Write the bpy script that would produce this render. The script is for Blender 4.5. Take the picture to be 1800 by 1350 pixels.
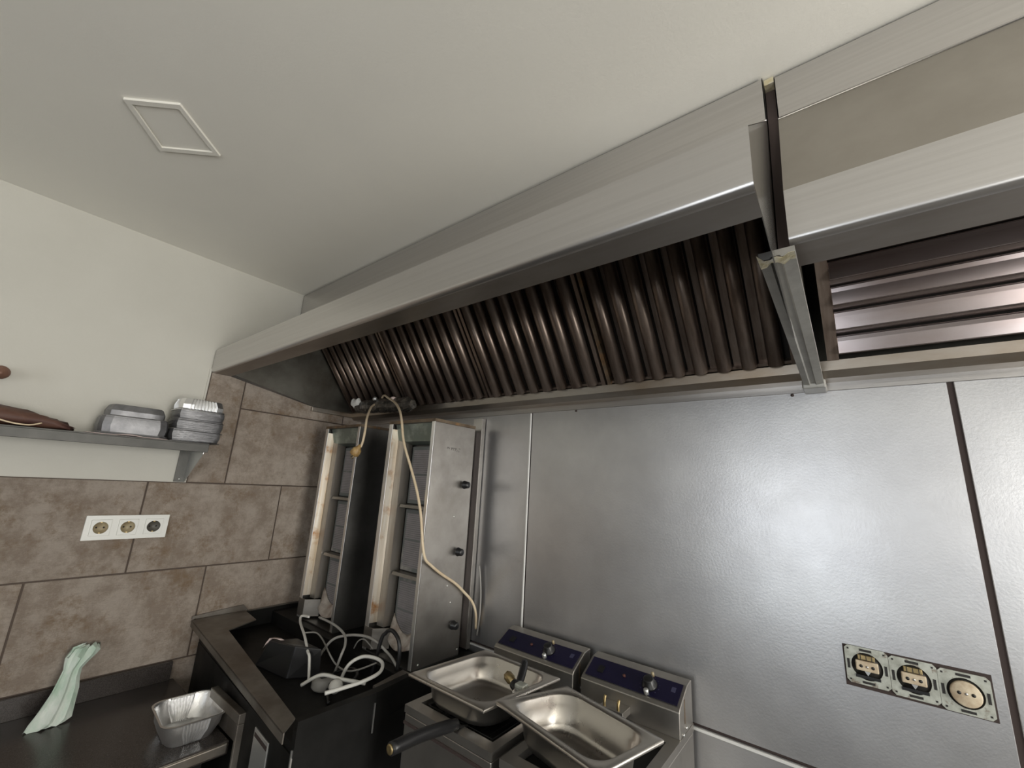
import bpy, bmesh, math, random
from mathutils import Vector, Matrix
random.seed(7)
for o in list(bpy.data.objects): bpy.data.objects.remove(o, do_unlink=True)
scene = bpy.context.scene
COL = scene.collection
Z0 = 1.67            # eye height of the camera: heights below are given relative to it
# ------------------------------------------------------------------ camera
cam_d = bpy.data.cameras.new('camera'); cam = bpy.data.objects.new('camera', cam_d); COL.objects.link(cam)
cam_d.sensor_width = 36; cam_d.lens = 737.416/1800*36; cam_d.clip_start = 0.02
r_ = Vector((0.78647369, 0.61513796, 0.05535723)); d_ = Vector((-0.10265772, 0.21857941, -0.97040426)); f_ = Vector((-0.60903245, 0.75751458, 0.23505561))
M = Matrix.Identity(4)
for i in range(3): M[i][0] = r_[i]; M[i][1] = -d_[i]; M[i][2] = -f_[i]
M.translation = (2.02, -1.252, Z0)
cam.matrix_world = M
scene.camera = cam
# ------------------------------------------------------------------ light
wd = bpy.data.worlds.new('world'); scene.world = wd; wd.use_nodes = True
wd.node_tree.nodes['Background'].inputs[0].default_value = (0.80, 0.90, 1.0, 1)
wd.node_tree.nodes['Background'].inputs[1].default_value = 1.0
def area(name, loc, rot, sx, sy, power, col):
    l = bpy.data.lights.new(name, 'AREA'); l.shape = 'RECTANGLE'; l.size = sx; l.size_y = sy; l.energy = power; l.color = col
    o = bpy.data.objects.new(name, l); COL.objects.link(o); o.location = loc; o.rotation_euler = rot
    return o
# daylight of the shop window in the right wall and of the glazed door behind the camera
area('daylight_shop_window', (4.66, -1.02, 1.55), (0, math.radians(122), 0), 1.7, 1.05, 80, (1.0, 0.97, 0.90))
area('daylight_glazed_door', (1.60, -3.66, 1.50), (math.radians(108), 0, 0), 0.56, 1.3, 11, (0.95, 0.98, 1.0))
area('fill_light_front', (3.75, -3.66, 1.55), (math.radians(120), 0, 0), 1.1, 1.2, 24, (1.0, 0.98, 0.93))  # fill lamp added to brighten the ceiling corner and hood fronts; window made up
scene.view_settings.view_transform = 'Standard'; scene.view_settings.look = 'None'
scene.view_settings.exposure = 0.0; scene.view_settings.gamma = 1.0
scene.view_settings.use_curve_mapping = False

# ------------------------------------------------------------------ materials
def mat(name, col, rough=0.5, metal=0.0, col2=None, scale=8, detail=6, bump=0.0, bscale=60, stretch=(1, 1, 1), rvar=0.0, spec=0.5, col3=None, scale3=2.0, aniso=0.0, thr=(0.35, 0.65), rnd=0.0, trans=0.0, nr=0.6, bstretch=None, thr3=(0.5, 0.75), bdist=0.004):
    m = bpy.data.materials.new(name); m.use_nodes = True
    nt = m.node_tree; N = nt.nodes; Lk = nt.links
    b = N['Principled BSDF']
    b.inputs['Base Color'].default_value = (*col, 1); b.inputs['Roughness'].default_value = rough; b.inputs['Metallic'].default_value = metal
    b.inputs['Specular IOR Level'].default_value = spec
    if aniso: b.inputs['Anisotropic'].default_value = aniso
    if trans: b.inputs['Transmission Weight'].default_value = trans
    tc = N.new('ShaderNodeNewGeometry')
    src = tc.outputs['Position']
    if rnd:
        oi = N.new('ShaderNodeObjectInfo'); vm = N.new('ShaderNodeVectorMath'); vm.operation = 'MULTIPLY_ADD'
        vm.inputs[1].default_value = (1, 1, 1)
        sc = N.new('ShaderNodeVectorMath'); sc.operation = 'SCALE'; sc.inputs[0].default_value = (13.1, 7.7, 9.3)
        Lk.new(oi.outputs['Random'], sc.inputs['Scale']); Lk.new(src, vm.inputs[0]); Lk.new(sc.outputs[0], vm.inputs[2]); src = vm.outputs[0]
    def noise(s, st, det=detail, rg=nr):
        mp = N.new('ShaderNodeMapping'); mp.inputs['Scale'].default_value = st; Lk.new(src, mp.inputs[0])
        n = N.new('ShaderNodeTexNoise'); n.inputs['Scale'].default_value = s; n.inputs['Detail'].default_value = det; n.inputs['Roughness'].default_value = rg
        Lk.new(mp.outputs[0], n.inputs['Vector']); return n.outputs['Fac']
    def ramp(v, a, c):
        r = N.new('ShaderNodeMapRange'); r.inputs[1].default_value = a; r.inputs[2].default_value = c; Lk.new(v, r.inputs[0]); return r.outputs[0]
    cur = None
    if col2:
        mx = N.new('ShaderNodeMix'); mx.data_type = 'RGBA'
        mx.inputs[6].default_value = (*col, 1); mx.inputs[7].default_value = (*col2, 1)
        Lk.new(ramp(noise(scale, stretch), *thr), mx.inputs[0]); cur = mx.outputs[2]
    if col3:
        m3 = N.new('ShaderNodeMix'); m3.data_type = 'RGBA'
        if cur: Lk.new(cur, m3.inputs[6])
        else: m3.inputs[6].default_value = (*col, 1)
        m3.inputs[7].default_value = (*col3, 1)
        Lk.new(ramp(noise(scale3, (1, 1, 1)), *thr3), m3.inputs[0]); cur = m3.outputs[2]
    if rnd and cur:
        hv = N.new('ShaderNodeHueSaturation'); mr = N.new('ShaderNodeMapRange'); mr.inputs[3].default_value = 1-rnd; mr.inputs[4].default_value = 1+rnd
        Lk.new(oi.outputs['Random'], mr.inputs[0]); Lk.new(mr.outputs[0], hv.inputs['Value']); Lk.new(cur, hv.inputs['Color']); cur = hv.outputs[0]
    if cur: Lk.new(cur, b.inputs['Base Color'])
    if rvar:
        mr = N.new('ShaderNodeMapRange'); mr.inputs[3].default_value = max(0.02, rough-rvar); mr.inputs[4].default_value = rough+rvar
        Lk.new(noise(scale*1.7, stretch), mr.inputs[0]); Lk.new(mr.outputs[0], b.inputs['Roughness'])
    if bump:
        bp = N.new('ShaderNodeBump'); bp.inputs['Strength'].default_value = bump; bp.inputs['Distance'].default_value = bdist
        Lk.new(noise(bscale, bstretch or stretch), bp.inputs['Height']); Lk.new(bp.outputs[0], b.inputs['Normal'])
    return m
MT = {}
MT['paint'] = mat('wall_paint', (0.60, 0.585, 0.53), 0.75, bump=0.12, bscale=120, col2=(0.57, 0.555, 0.50), scale=3)
MT['ceil'] = mat('ceiling_paint', (0.86, 0.84, 0.775), 0.8, bump=0.1, bscale=160, col2=(0.83, 0.81, 0.75), scale=2.0)
MT['tile'] = mat('stone_tile', (0.42, 0.34, 0.275), 0.6, col2=(0.62, 0.535, 0.46), scale=11, detail=14, nr=0.78, col3=(0.33, 0.235, 0.155), scale3=6, thr3=(0.52, 0.64), thr=(0.42,0.58), bump=1.0, bscale=15, bstretch=(1, 0.7, 1.3), rnd=0.05, spec=0.3, bdist=0.022)
MT['grout'] = mat('grout', (0.10, 0.075, 0.06), 0.9)
MT['steel'] = mat('brushed_steel', (0.60, 0.59, 0.575), 0.34, 0.95, col2=(0.54, 0.53, 0.515), scale=40, stretch=(0.05, 1, 6), rvar=0.06, bump=0.03, bscale=180, bstretch=(0.04, 1, 1))
MT['steel_hood'] = mat('hood_steel', (0.60, 0.585, 0.575), 0.30, 0.96, col2=(0.55, 0.535, 0.525), scale=30, stretch=(0.06, 1, 5), rvar=0.05, bump=0.03, bscale=200, bstretch=(0.03, 1, 1))
MT['clad'] = mat('cladding_steel', (0.66, 0.66, 0.67), 0.35, 0.92, col2=(0.58, 0.58, 0.595), scale=6, bump=0.07, bscale=170, rvar=0.05, col3=(0.50, 0.49, 0.49), scale3=2.2, thr3=(0.5, 0.9))
MT['lip'] = mat('greasy_lip_steel', (0.30, 0.275, 0.25), 0.36, 0.9, col2=(0.20, 0.175, 0.15), scale=7, stretch=(0.3, 1, 1), rvar=0.08)
MT['slopeshade'] = mat('shaded_slope_steel', (0.40, 0.375, 0.34), 0.42, 0.9, col2=(0.36, 0.335, 0.30), scale=9)  # hood slopes: their dim reflection is put into the steel colour
MT['endsteel'] = mat('end_panel_steel', (0.40, 0.39, 0.37), 0.2, 0.95)  # darker than the hood steel: dark reflection on the end panels painted in
MT['trim'] = mat('bright_trim', (0.85, 0.85, 0.83), 0.5, 0.4)
MT['gap'] = mat('joint_dark', (0.045, 0.03, 0.027), 0.8)
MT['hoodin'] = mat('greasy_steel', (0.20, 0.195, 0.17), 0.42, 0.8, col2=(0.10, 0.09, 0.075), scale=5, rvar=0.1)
MT['filter'] = mat('greasy_filter_steel', (0.36, 0.295, 0.255), 0.40, 0.85, col2=(0.17, 0.125, 0.10), scale=26, stretch=(1.5, 0.2, 0.2), rvar=0.12, rnd=0.12)
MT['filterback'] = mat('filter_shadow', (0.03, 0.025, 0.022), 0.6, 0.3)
MT['filter2'] = mat('polished_filter_steel', (0.50, 0.45, 0.45), 0.20, 0.95, col2=(0.34, 0.27, 0.25), scale=7, stretch=(0.3, 1, 1), rvar=0.05)
MT['gutter'] = mat('gutter_steel', (0.46, 0.43, 0.39), 0.34, 0.9, col2=(0.30, 0.24, 0.18), scale=6, stretch=(0.4, 1, 1), rvar=0.08)
MT['tape'] = mat('grey_channel', (0.46, 0.455, 0.43), 0.45, 0.7, col2=(0.33, 0.32, 0.30), scale=12, bump=0.2, bscale=40)
MT['foilgold'] = mat('torn_foil_tape', (0.80, 0.70, 0.42), 0.3, 0.9, col2=(0.92, 0.88, 0.75), scale=60, bump=0.6, bscale=90)
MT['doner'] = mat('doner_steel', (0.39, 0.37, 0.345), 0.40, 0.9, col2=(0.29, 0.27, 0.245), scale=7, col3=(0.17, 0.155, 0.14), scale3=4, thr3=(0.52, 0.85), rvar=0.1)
MT['donerdark'] = mat('doner_shaded_steel', (0.24, 0.235, 0.225), 0.40, 0.9, col2=(0.15, 0.148, 0.142), scale=5, rvar=0.1)  # shaded copy of the doner steel, left grill's shade put into the colour
MT['reflector'] = mat('heat_stained_steel', (0.70, 0.67, 0.61), 0.40, 0.85, col2=(0.50, 0.41, 0.30), scale=22, stretch=(2, 2, 0.12), col3=(0.36, 0.18, 0.07), scale3=16, thr3=(0.53, 0.72), rvar=0.08)
MT['flange'] = mat('warm_grey_steel', (0.50, 0.47, 0.43), 0.42, 0.85, col2=(0.38, 0.34, 0.29), scale=16, stretch=(2, 2, 0.15))
MT['edge'] = mat('bright_edge_steel', (0.82, 0.81, 0.79), 0.3, 0.9)
MT['rusty'] = mat('rusty_rim', (0.22, 0.17, 0.12), 0.6, 0.5, col2=(0.12, 0.085, 0.055), scale=20, col3=(0.34, 0.17, 0.06), scale3=18, thr3=(0.55, 0.75))
MT['header'] = mat('stained_header', (0.22, 0.26, 0.235), 0.4, 0.75, col2=(0.45, 0.50, 0.47), scale=16, thr=(0.5, 0.75), rvar=0.1)
MT['ash'] = mat('ashy_burner', (0.17, 0.18, 0.175), 0.8, 0.2, col2=(0.50, 0.46, 0.42), scale=12, thr=(0.58, 0.8))
MT['ashwhite'] = mat('white_ash', (0.55, 0.50, 0.45), 0.95, col2=(0.28, 0.22, 0.18), scale=30, bump=0.6, bscale=120)
MT['black'] = mat('black_plastic', (0.012, 0.012, 0.013), 0.35)
MT['blackm'] = mat('blackened_steel', (0.016, 0.0155, 0.015), 0.5, 0.2, spec=0.25, col2=(0.008, 0.008, 0.0075), scale=9, rvar=0.1)
MT['range'] = mat('range_steel_greasy', (0.30, 0.28, 0.25), 0.45, 0.75, col2=(0.19, 0.17, 0.15), scale=9, col3=(0.13, 0.10, 0.075), scale3=4, rvar=0.1)
MT['counter'] = mat('black_granite', (0.030, 0.026, 0.024), 0.22, col2=(0.065, 0.056, 0.052), scale=420, detail=2, rvar=0.05)
MT['foil'] = mat('aluminium_foil', (0.90, 0.90, 0.90), 0.32, 0.95, bump=0.25, bscale=160)
MT['foild'] = mat('aluminium_foil_stack', (0.30, 0.30, 0.31), 0.5, 0.9, col2=(0.22, 0.22, 0.23), scale=30, bump=0.15, bscale=90)
MT['foilridge'] = mat('ridged_foil', (0.28, 0.28, 0.29), 0.38, 0.9, col2=(0.22, 0.22, 0.23), scale=40, bump=0.6, bscale=260, bstretch=(0.02, 0.02, 1.0))
MT['pan'] = mat('pan_steel', (0.60, 0.57, 0.53), 0.28, 0.97, col2=(0.56, 0.53, 0.49), scale=5, rvar=0.03)
MT['fryer'] = mat('fryer_steel', (0.46, 0.44, 0.41), 0.38, 0.92, col2=(0.38, 0.36, 0.335), scale=10, rvar=0.07)
MT['blue'] = mat('navy_panel', (0.008, 0.006, 0.032), 0.4, col2=(0.006, 0.005, 0.026), scale=5)
MT['whitep'] = mat('white_plastic', (0.80, 0.80, 0.76), 0.4)
MT['well'] = mat('yellowed_socket_well', (0.40, 0.34, 0.22), 0.5, col2=(0.28, 0.22, 0.13), scale=60)
MT['wellwhite'] = mat('grey_socket_well', (0.10, 0.092, 0.078), 0.5)
MT['yplast'] = mat('aged_ceramic', (0.66, 0.57, 0.42), 0.5, col2=(0.50, 0.39, 0.27), scale=80)
MT['zinc'] = mat('zinc_plate', (0.58, 0.60, 0.54), 0.5, 0.45, col2=(0.40, 0.41, 0.36), scale=60, col3=(0.22, 0.17, 0.13), scale3=70, thr3=(0.58, 0.7))
MT['cord'] = mat('cream_cable', (0.72, 0.60, 0.43), 0.45, col2=(0.62, 0.49, 0.33), scale=30)
MT['whitecord'] = mat('white_cable', (0.66, 0.65, 0.61), 0.45)
MT['greycord'] = mat('grey_cable', (0.30, 0.29, 0.27), 0.5)
MT['plug'] = mat('aged_plug', (0.52, 0.36, 0.15), 0.45, col2=(0.26, 0.15, 0.05), scale=60)
MT['brass'] = mat('brass', (0.52, 0.40, 0.20), 0.4, 0.85, col2=(0.30, 0.23, 0.12), scale=60)
MT['bag'] = mat('green_plastic_bag', (0.50, 0.66, 0.54), 0.35, col2=(0.78, 0.84, 0.78), scale=14, stretch=(2, 2, 0.4), bump=0.7, bscale=35, bstretch=(2, 2, 0.3), trans=0.12)
MT['brown'] = mat('brown_leather', (0.075, 0.032, 0.026), 0.6, col2=(0.15, 0.075, 0.05), scale=25, stretch=(1, 0.4, 1), bump=0.5, bscale=60)
MT['paper'] = mat('pinkish_paper', (0.62, 0.50, 0.47), 0.8)
MT['wood'] = mat('brown_knob', (0.22, 0.12, 0.085), 0.5)
MT['shelf'] = mat('shelf_steel', (0.105, 0.103, 0.096), 0.5, 0.5, col2=(0.08, 0.079, 0.074), scale=15)
MT['galv'] = mat('galvanised_bracket', (0.66, 0.67, 0.66), 0.4, 0.8)
MT['floor'] = mat('floor_tile', (0.13, 0.12, 0.11), 0.5, col2=(0.10, 0.095, 0.09), scale=6)
MT['paint2'] = mat('beige_wall_paint', (0.34, 0.32, 0.29), 0.75)
MT['glass'] = mat('socket_dark', (0.02, 0.018, 0.016), 0.5)
MT['screw'] = mat('screw', (0.7, 0.7, 0.68), 0.3, 0.9)
MT['red'] = mat('indicator_red', (0.10, 0.035, 0.03), 0.4)
MT['ink'] = mat('faded_ink', (0.16, 0.15, 0.14), 0.6)
MT['icon'] = mat('panel_print', (0.05, 0.05, 0.10), 0.5)

# ------------------------------------------------------------------ geometry helpers
class MB:
    def __init__(s): s.v = []; s.f = []; s.sm = []
    def add(s, vs, fs, smooth=False):
        o = len(s.v); s.v += [tuple(v) for v in vs]
        for f in fs: s.f.append([i+o for i in f]); s.sm.append(smooth)
        return s
    def box(s, x0, x1, y0, y1, z0, z1):
        return s.add([(x0,y0,z0),(x1,y0,z0),(x1,y1,z0),(x0,y1,z0),(x0,y0,z1),(x1,y0,z1),(x1,y1,z1),(x0,y1,z1)],
            [(0,3,2,1),(4,5,6,7),(0,1,5,4),(1,2,6,5),(2,3,7,6),(3,0,4,7)])
    def prism(s, poly, a, b, axis):
        """poly: 2-D outline; axis x: (y,z), y: (x,z), z: (x,y)"""
        def P(p, t):
            return (t, p[0], p[1]) if axis == 'x' else (p[0], t, p[1]) if axis == 'y' else (p[0], p[1], t)
        n = len(poly)
        return s.add([P(p, a) for p in poly] + [P(p, b) for p in poly],
            [tuple(range(n)), tuple(range(2*n-1, n-1, -1))] + [(i, i+n, (i+1) % n+n, (i+1) % n) for i in range(n)])
    def sheet(s, prof, a, b, axis, t=0.0015, smooth=False):
        """open 2-D profile thickened by t and extruded"""
        n = len(prof); offs = []
        for i in range(n):
            p0 = Vector(prof[max(i-1, 0)]); p1 = Vector(prof[min(i+1, n-1)]); d = (p1-p0).normalized()
            offs.append((prof[i][0]-d.y*t, prof[i][1]+d.x*t))
        def P(p, u):
            return (u, p[0], p[1]) if axis == 'x' else (p[0], u, p[1]) if axis == 'y' else (p[0], p[1], u)
        vs = [P(p, a) for p in prof]+[P(p, b) for p in prof]+[P(p, a) for p in offs]+[P(p, b) for p in offs]
        fs = []
        for i in range(n-1):
            fs.append((i, i+1, n+i+1, n+i)); fs.append((2*n+i, 3*n+i, 3*n+i+1, 2*n+i+1))
            fs.append((i, 2*n+i, 2*n+i+1, i+1)); fs.append((n+i, n+i+1, 3*n+i+1, 3*n+i))
        fs.append((0, n, 3*n, 2*n)); fs.append((n-1, 3*n-1, 4*n-1, 2*n-1))
        return s.add(vs, fs, smooth)
    def tube(s, pts, r, n=10, sub=4, caps=True):
        pts = [Vector(p) for p in pts]
        if sub > 1 and len(pts) > 2:
            q = []
            for i in range(len(pts)-1):
                p0 = pts[max(i-1, 0)]; p1 = pts[i]; p2 = pts[i+1]; p3 = pts[min(i+2, len(pts)-1)]
                for k in range(sub):
                    t = k/sub
                    q.append(0.5*((2*p1)+(p2-p0)*t+(2*p0-5*p1+4*p2-p3)*t*t+(3*p1-p0-3*p2+p3)*t**3))
            q.append(pts[-1]); pts = q
        rs = r if isinstance(r, list) else None
        vs = []; fs = []; up = None; m = len(pts)
        for i, p in enumerate(pts):
            d = (pts[min(i+1, m-1)]-pts[max(i-1, 0)]).normalized()
            if up is None:
                up = d.orthogonal().normalized()
            else:
                up = (up-d*up.dot(d)); up = up.normalized() if up.length > 1e-6 else d.orthogonal().normalized()
            w = d.cross(up)
            rr = r if rs is None else rs[min(int(i*(len(rs)-1)/(m-1)+0.5), len(rs)-1)]
            for k in range(n):
                a = 2*math.pi*k/n; vs.append(p+up*(rr*math.cos(a))+w*(rr*math.sin(a)))
        for i in range(m-1):
            for k in range(n): fs.append((i*n+k, i*n+(k+1) % n, (i+1)*n+(k+1) % n, (i+1)*n+k))
        if caps: fs.append(tuple(range(n-1, -1, -1))); fs.append(tuple((m-1)*n+k for k in range(n)))
        return s.add(vs, fs, True)
    def lathe(s, c, axis, prof, n=20):
        """prof: (radius, height along axis) list"""
        a = Vector(axis).normalized(); u = a.orthogonal().normalized(); w = a.cross(u); c = Vector(c); vs = []; fs = []; m = len(prof)
        for r, h in prof:
            for k in range(n):
                t = 2*math.pi*k/n; vs.append(c+a*h+u*(r*math.cos(t))+w*(r*math.sin(t)))
        for i in range(m-1):
            for k in range(n): fs.append((i*n+k, i*n+(k+1) % n, (i+1)*n+(k+1) % n, (i+1)*n+k))
        fs.append(tuple(range(n-1, -1, -1))); fs.append(tuple((m-1)*n+k for k in range(n)))
        return s.add(vs, fs, True)
    def rings(s, rings, cap0=True, cap1=True, smooth=True):
        n = len(rings[0]); vs = [p for r in rings for p in r]; fs = []
        for i in range(len(rings)-1):
            for k in range(n): fs.append((i*n+k, i*n+(k+1) % n, (i+1)*n+(k+1) % n, (i+1)*n+k))
        if cap0: fs.append(tuple(range(n-1, -1, -1)))
        if cap1: fs.append(tuple((len(rings)-1)*n+k for k in range(n)))
        return s.add(vs, fs, smooth)
    def xf(s, fn): s.v = [tuple(fn(Vector(v))) for v in s.v]; return s
    def build(s, name, m, parent=None, bevel=0, seg=2, smooth_angle=None, origin=None):
        vs = [Vector((v[0], v[1], v[2]+Z0)) for v in s.v]
        lo = [min(v[i] for v in vs) for i in range(3)]; hi = [max(v[i] for v in vs) for i in range(3)]
        og = Vector(origin)+Vector((0, 0, Z0)) if origin else Vector(((lo[0]+hi[0])/2, (lo[1]+hi[1])/2, lo[2]))
        me = bpy.data.meshes.new(name); me.from_pydata([v-og for v in vs], [], s.f)
        me.polygons.foreach_set('use_smooth', s.sm)
        bm = bmesh.new(); bm.from_mesh(me)
        bmesh.ops.recalc_face_normals(bm, faces=bm.faces)
        if bevel:
            es = [e for e in bm.edges if len(e.link_faces) == 2 and e.calc_face_angle(0) > 0.5]
            bmesh.ops.bevel(bm, geom=es, offset=bevel, segments=seg, profile=0.5, affect='EDGES', clamp_overlap=True)
            if seg > 1:
                for f in bm.faces: f.smooth = f.smooth or False
        bm.to_mesh(me); bm.free()
        me.materials.append(MT[m] if isinstance(m, str) else m)
        o = bpy.data.objects.new(name, me); COL.objects.link(o)
        WL[o] = og
        if parent is not None: o.parent = parent; o.location = og-WL[parent]
        else: o.location = og
        return o
WL = {}
def thing(name, label, cat, loc, group=None):
    o = bpy.data.objects.new(name, None); COL.objects.link(o); o.location = (loc[0], loc[1], loc[2]+Z0); o.empty_display_size = 0.05
    WL[o] = Vector(o.location); tag(o, label, cat, group); return o
def tag(o, label, cat, group=None):
    o['label'] = label; o['category'] = cat
    if group: o['group'] = group
    return o
def struct(o, label=None):
    o['kind'] = 'structure'
    if label: o['label'] = label
    return o
def share(o, parent, loc):
    """copy of a piece that shares its mesh, at a world location relative to camera height"""
    c = o.copy(); COL.objects.link(c); c.parent = parent; w = Vector((loc[0], loc[1], loc[2]+Z0)); WL[c] = w
    c.location = w-WL[parent] if parent else w
    return c
ZF = -Z0; ZC = 0.855

# ================================================================== room shell
struct(MB().box(-0.15, 4.75, -3.75, 0.15, ZF-0.1, ZF).build('floor', 'floor'))
ceiling = struct(MB().box(-0.15, 4.75, -3.75, 0.15, ZC, ZC+0.12).build('ceiling', 'ceil'))
wall_left = struct(MB().box(-0.15, -0.006, -3.75, 0.15, ZF, ZC).build('wall_left', 'paint'))
wall_back = struct(MB().box(-0.006, 4.75, 0.006, 0.15, ZF, ZC).build('wall_back', 'gap'))
# right wall with the shop window opening, front wall with the door opening and an added one for the fill lamp (all out of the picture)
m = MB(); m.box(4.7, 4.85, -3.75, -1.60, ZF, ZC).box(4.7, 4.85, -0.45, 0.006, ZF, ZC).box(4.7, 4.85, -1.60, -0.45, ZF, -1.0).box(4.7, 4.85, -1.60, -0.45, 0.75, ZC)
struct(m.build('wall_right', 'paint2'))
m = MB(); m.box(-0.006, 1.3, -3.85, -3.7, ZF, ZC).box(2.20, 3.15, -3.85, -3.7, ZF, ZC).box(4.35, 4.75, -3.85, -3.7, ZF, ZC).box(3.15, 4.35, -3.85, -3.7, ZF, -0.85).box(3.15, 4.35, -3.85, -3.7, 0.55, ZC).box(1.3, 2.20, -3.85, -3.7, 0.55, ZC)
struct(m.build('wall_front', 'paint2'))
m = MB(); m.box(4.70, 4.74, -1.60, -1.55, -1.0, 0.75).box(4.70, 4.74, -0.50, -0.45, -1.0, 0.75).box(4.70, 4.74, -1.55, -0.5, -1.0, -0.95).box(4.70, 4.74, -1.55, -0.5, 0.70, 0.75)
struct(m.build('window_1', 'gap'))
m = MB(); m.box(1.3, 1.34, -3.74, -3.70, ZF, 0.55).box(2.16, 2.20, -3.74, -3.70, ZF, 0.55).box(1.34, 2.16, -3.74, -3.70, 0.5, 0.55).box(1.34, 2.16, -3.74, -3.70, ZF, -0.95)
struct(m.build('door_1', 'gap'))
m = MB(); m.box(3.15, 3.19, -3.74, -3.70, -0.85, 0.55).box(4.31, 4.35, -3.74, -3.70, -0.85, 0.55).box(3.19, 4.31, -3.74, -3.70, -0.85, -0.81).box(3.19, 4.31, -3.74, -3.70, 0.51, 0.55)
struct(m.build('fill_window_frame', 'gap'))  # frame of the made-up opening around the front fill lamp

# ---- tiles of the left wall: every tile a piece of its own
mg = MB(); mg.box(-0.006, -0.0035, -3.6, 0.0, -1.05, -0.058).box(-0.006, -0.0035, -0.714, 0.0, -0.058, 0.46)
mg.build('grout', 'grout', wall_left)
G = 0.0028
def tile(y0, y1, z0, z1, dx=0.0):
    t = MB().box(-0.0055, dx, y0+G, y1-G, z0+G, z1-G)
    return t.build('tile', 'tile', wall_left, bevel=0.0008, seg=1)
rows = {(-0.372, -0.058): [-0.355+0.474*k for k in range(-6, 1)], (-0.689, -0.372): [-0.107+0.479*-k for k in range(6, -1, -1)], (-1.003, -0.689): [-0.355+0.474*k for k in range(-6, 1)]}
for (z0, z1), js in rows.items():
    js = [j for j in js if j < -0.02]+[0.0]
    for a, b in zip(js[:-1], js[1:]): tile(a, b, z0, z1, random.uniform(-0.0008, 0.0008))
tile(-0.714, -0.583, -0.058, 0.46)
tile(-0.583, -0.11, -0.058, 0.256, 0.0005); tile(-0.11, 0.0, -0.058, 0.256)
tile(-0.583, -0.11, 0.256, 0.46, -0.0004); tile(-0.11, 0.0, 0.256, 0.46)
# paint edge beside the tiles
MB().box(-0.006, 0.001, -0.722, -0.7145, -0.05, 0.40).build('paint_edge', 'paint', wall_left, bevel=0.002)

# ---- steel cladding of the back wall
for x0, x1 in ((0.0, 1.1135), (1.1205, 2.2045), (2.2155, 3.45), (3.46, 4.7)):
    MB().box(x0, x1, 0.0, 0.006, -0.5465, 0.62).build('cladding_panel', 'clad', wall_back, bevel=0.001, seg=1)
    MB().box(x0, x1, 0.0, 0.006, -1.66, -0.5525).build('cladding_panel', 'clad', wall_back, bevel=0.001, seg=1)
MB().box(1.110, 1.1165, -0.003, 0.002, -0.5465, 0.265).build('joint_strip', 'trim', wall_back, bevel=0.001, seg=1)
MB().box(1.12, 2.2, -0.0045, 0.002, -0.5605, -0.5535).build('joint_strip', 'trim', wall_back, bevel=0.001, seg=1)
MB().box(0.0, 1.11, -0.0035, 0.002, -0.5595, -0.5540).build('joint_strip', 'trim', wall_back, bevel=0.001, seg=1)
MB().box(2.2045, 2.2155, 0.002, 0.0065, -1.66, 0.286).build('joint_strip', 'gap', wall_back)
for x, z, r in ((1.304, 0.262, 0.004), (1.408, 0.276, 0.006), (1.928, 0.262, 0.004)):
    MB().lathe((x, 0.001, z), (0, -1, 0), [(r, 0), (r, 0.003), (r*0.6, 0.0045)], 12).build('rivet', 'gap', wall_back)

# ---- ceiling access frame
hc = [(0.741, -1.213), (0.839, -1.125), (0.727, -1.004), (0.606, -1.112)]
cx = sum(p[0] for p in hc)/4; cy = sum(p[1] for p in hc)/4
inn = [(cx+(x-cx)*0.84, cy+(y-cy)*0.84) for x, y in hc]
h = thing('ceiling_hatch', 'small square white flush panel with thin frame set in the ceiling', 'ceiling panel', (cx, cy, ZC))
m = MB()
for i in range(4):
    j = (i+1) % 4
    m.prism([hc[i], hc[j], inn[j], inn[i]], ZC-0.006, ZC, 'z')
m.build('frame', 'ceil', h)
in2 = [(cx+(x-cx)*0.81, cy+(y-cy)*0.81) for x, y in hc]
MB().prism(in2, ZC-0.0015, ZC, 'z').build('panel', 'ceil', h)

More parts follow.
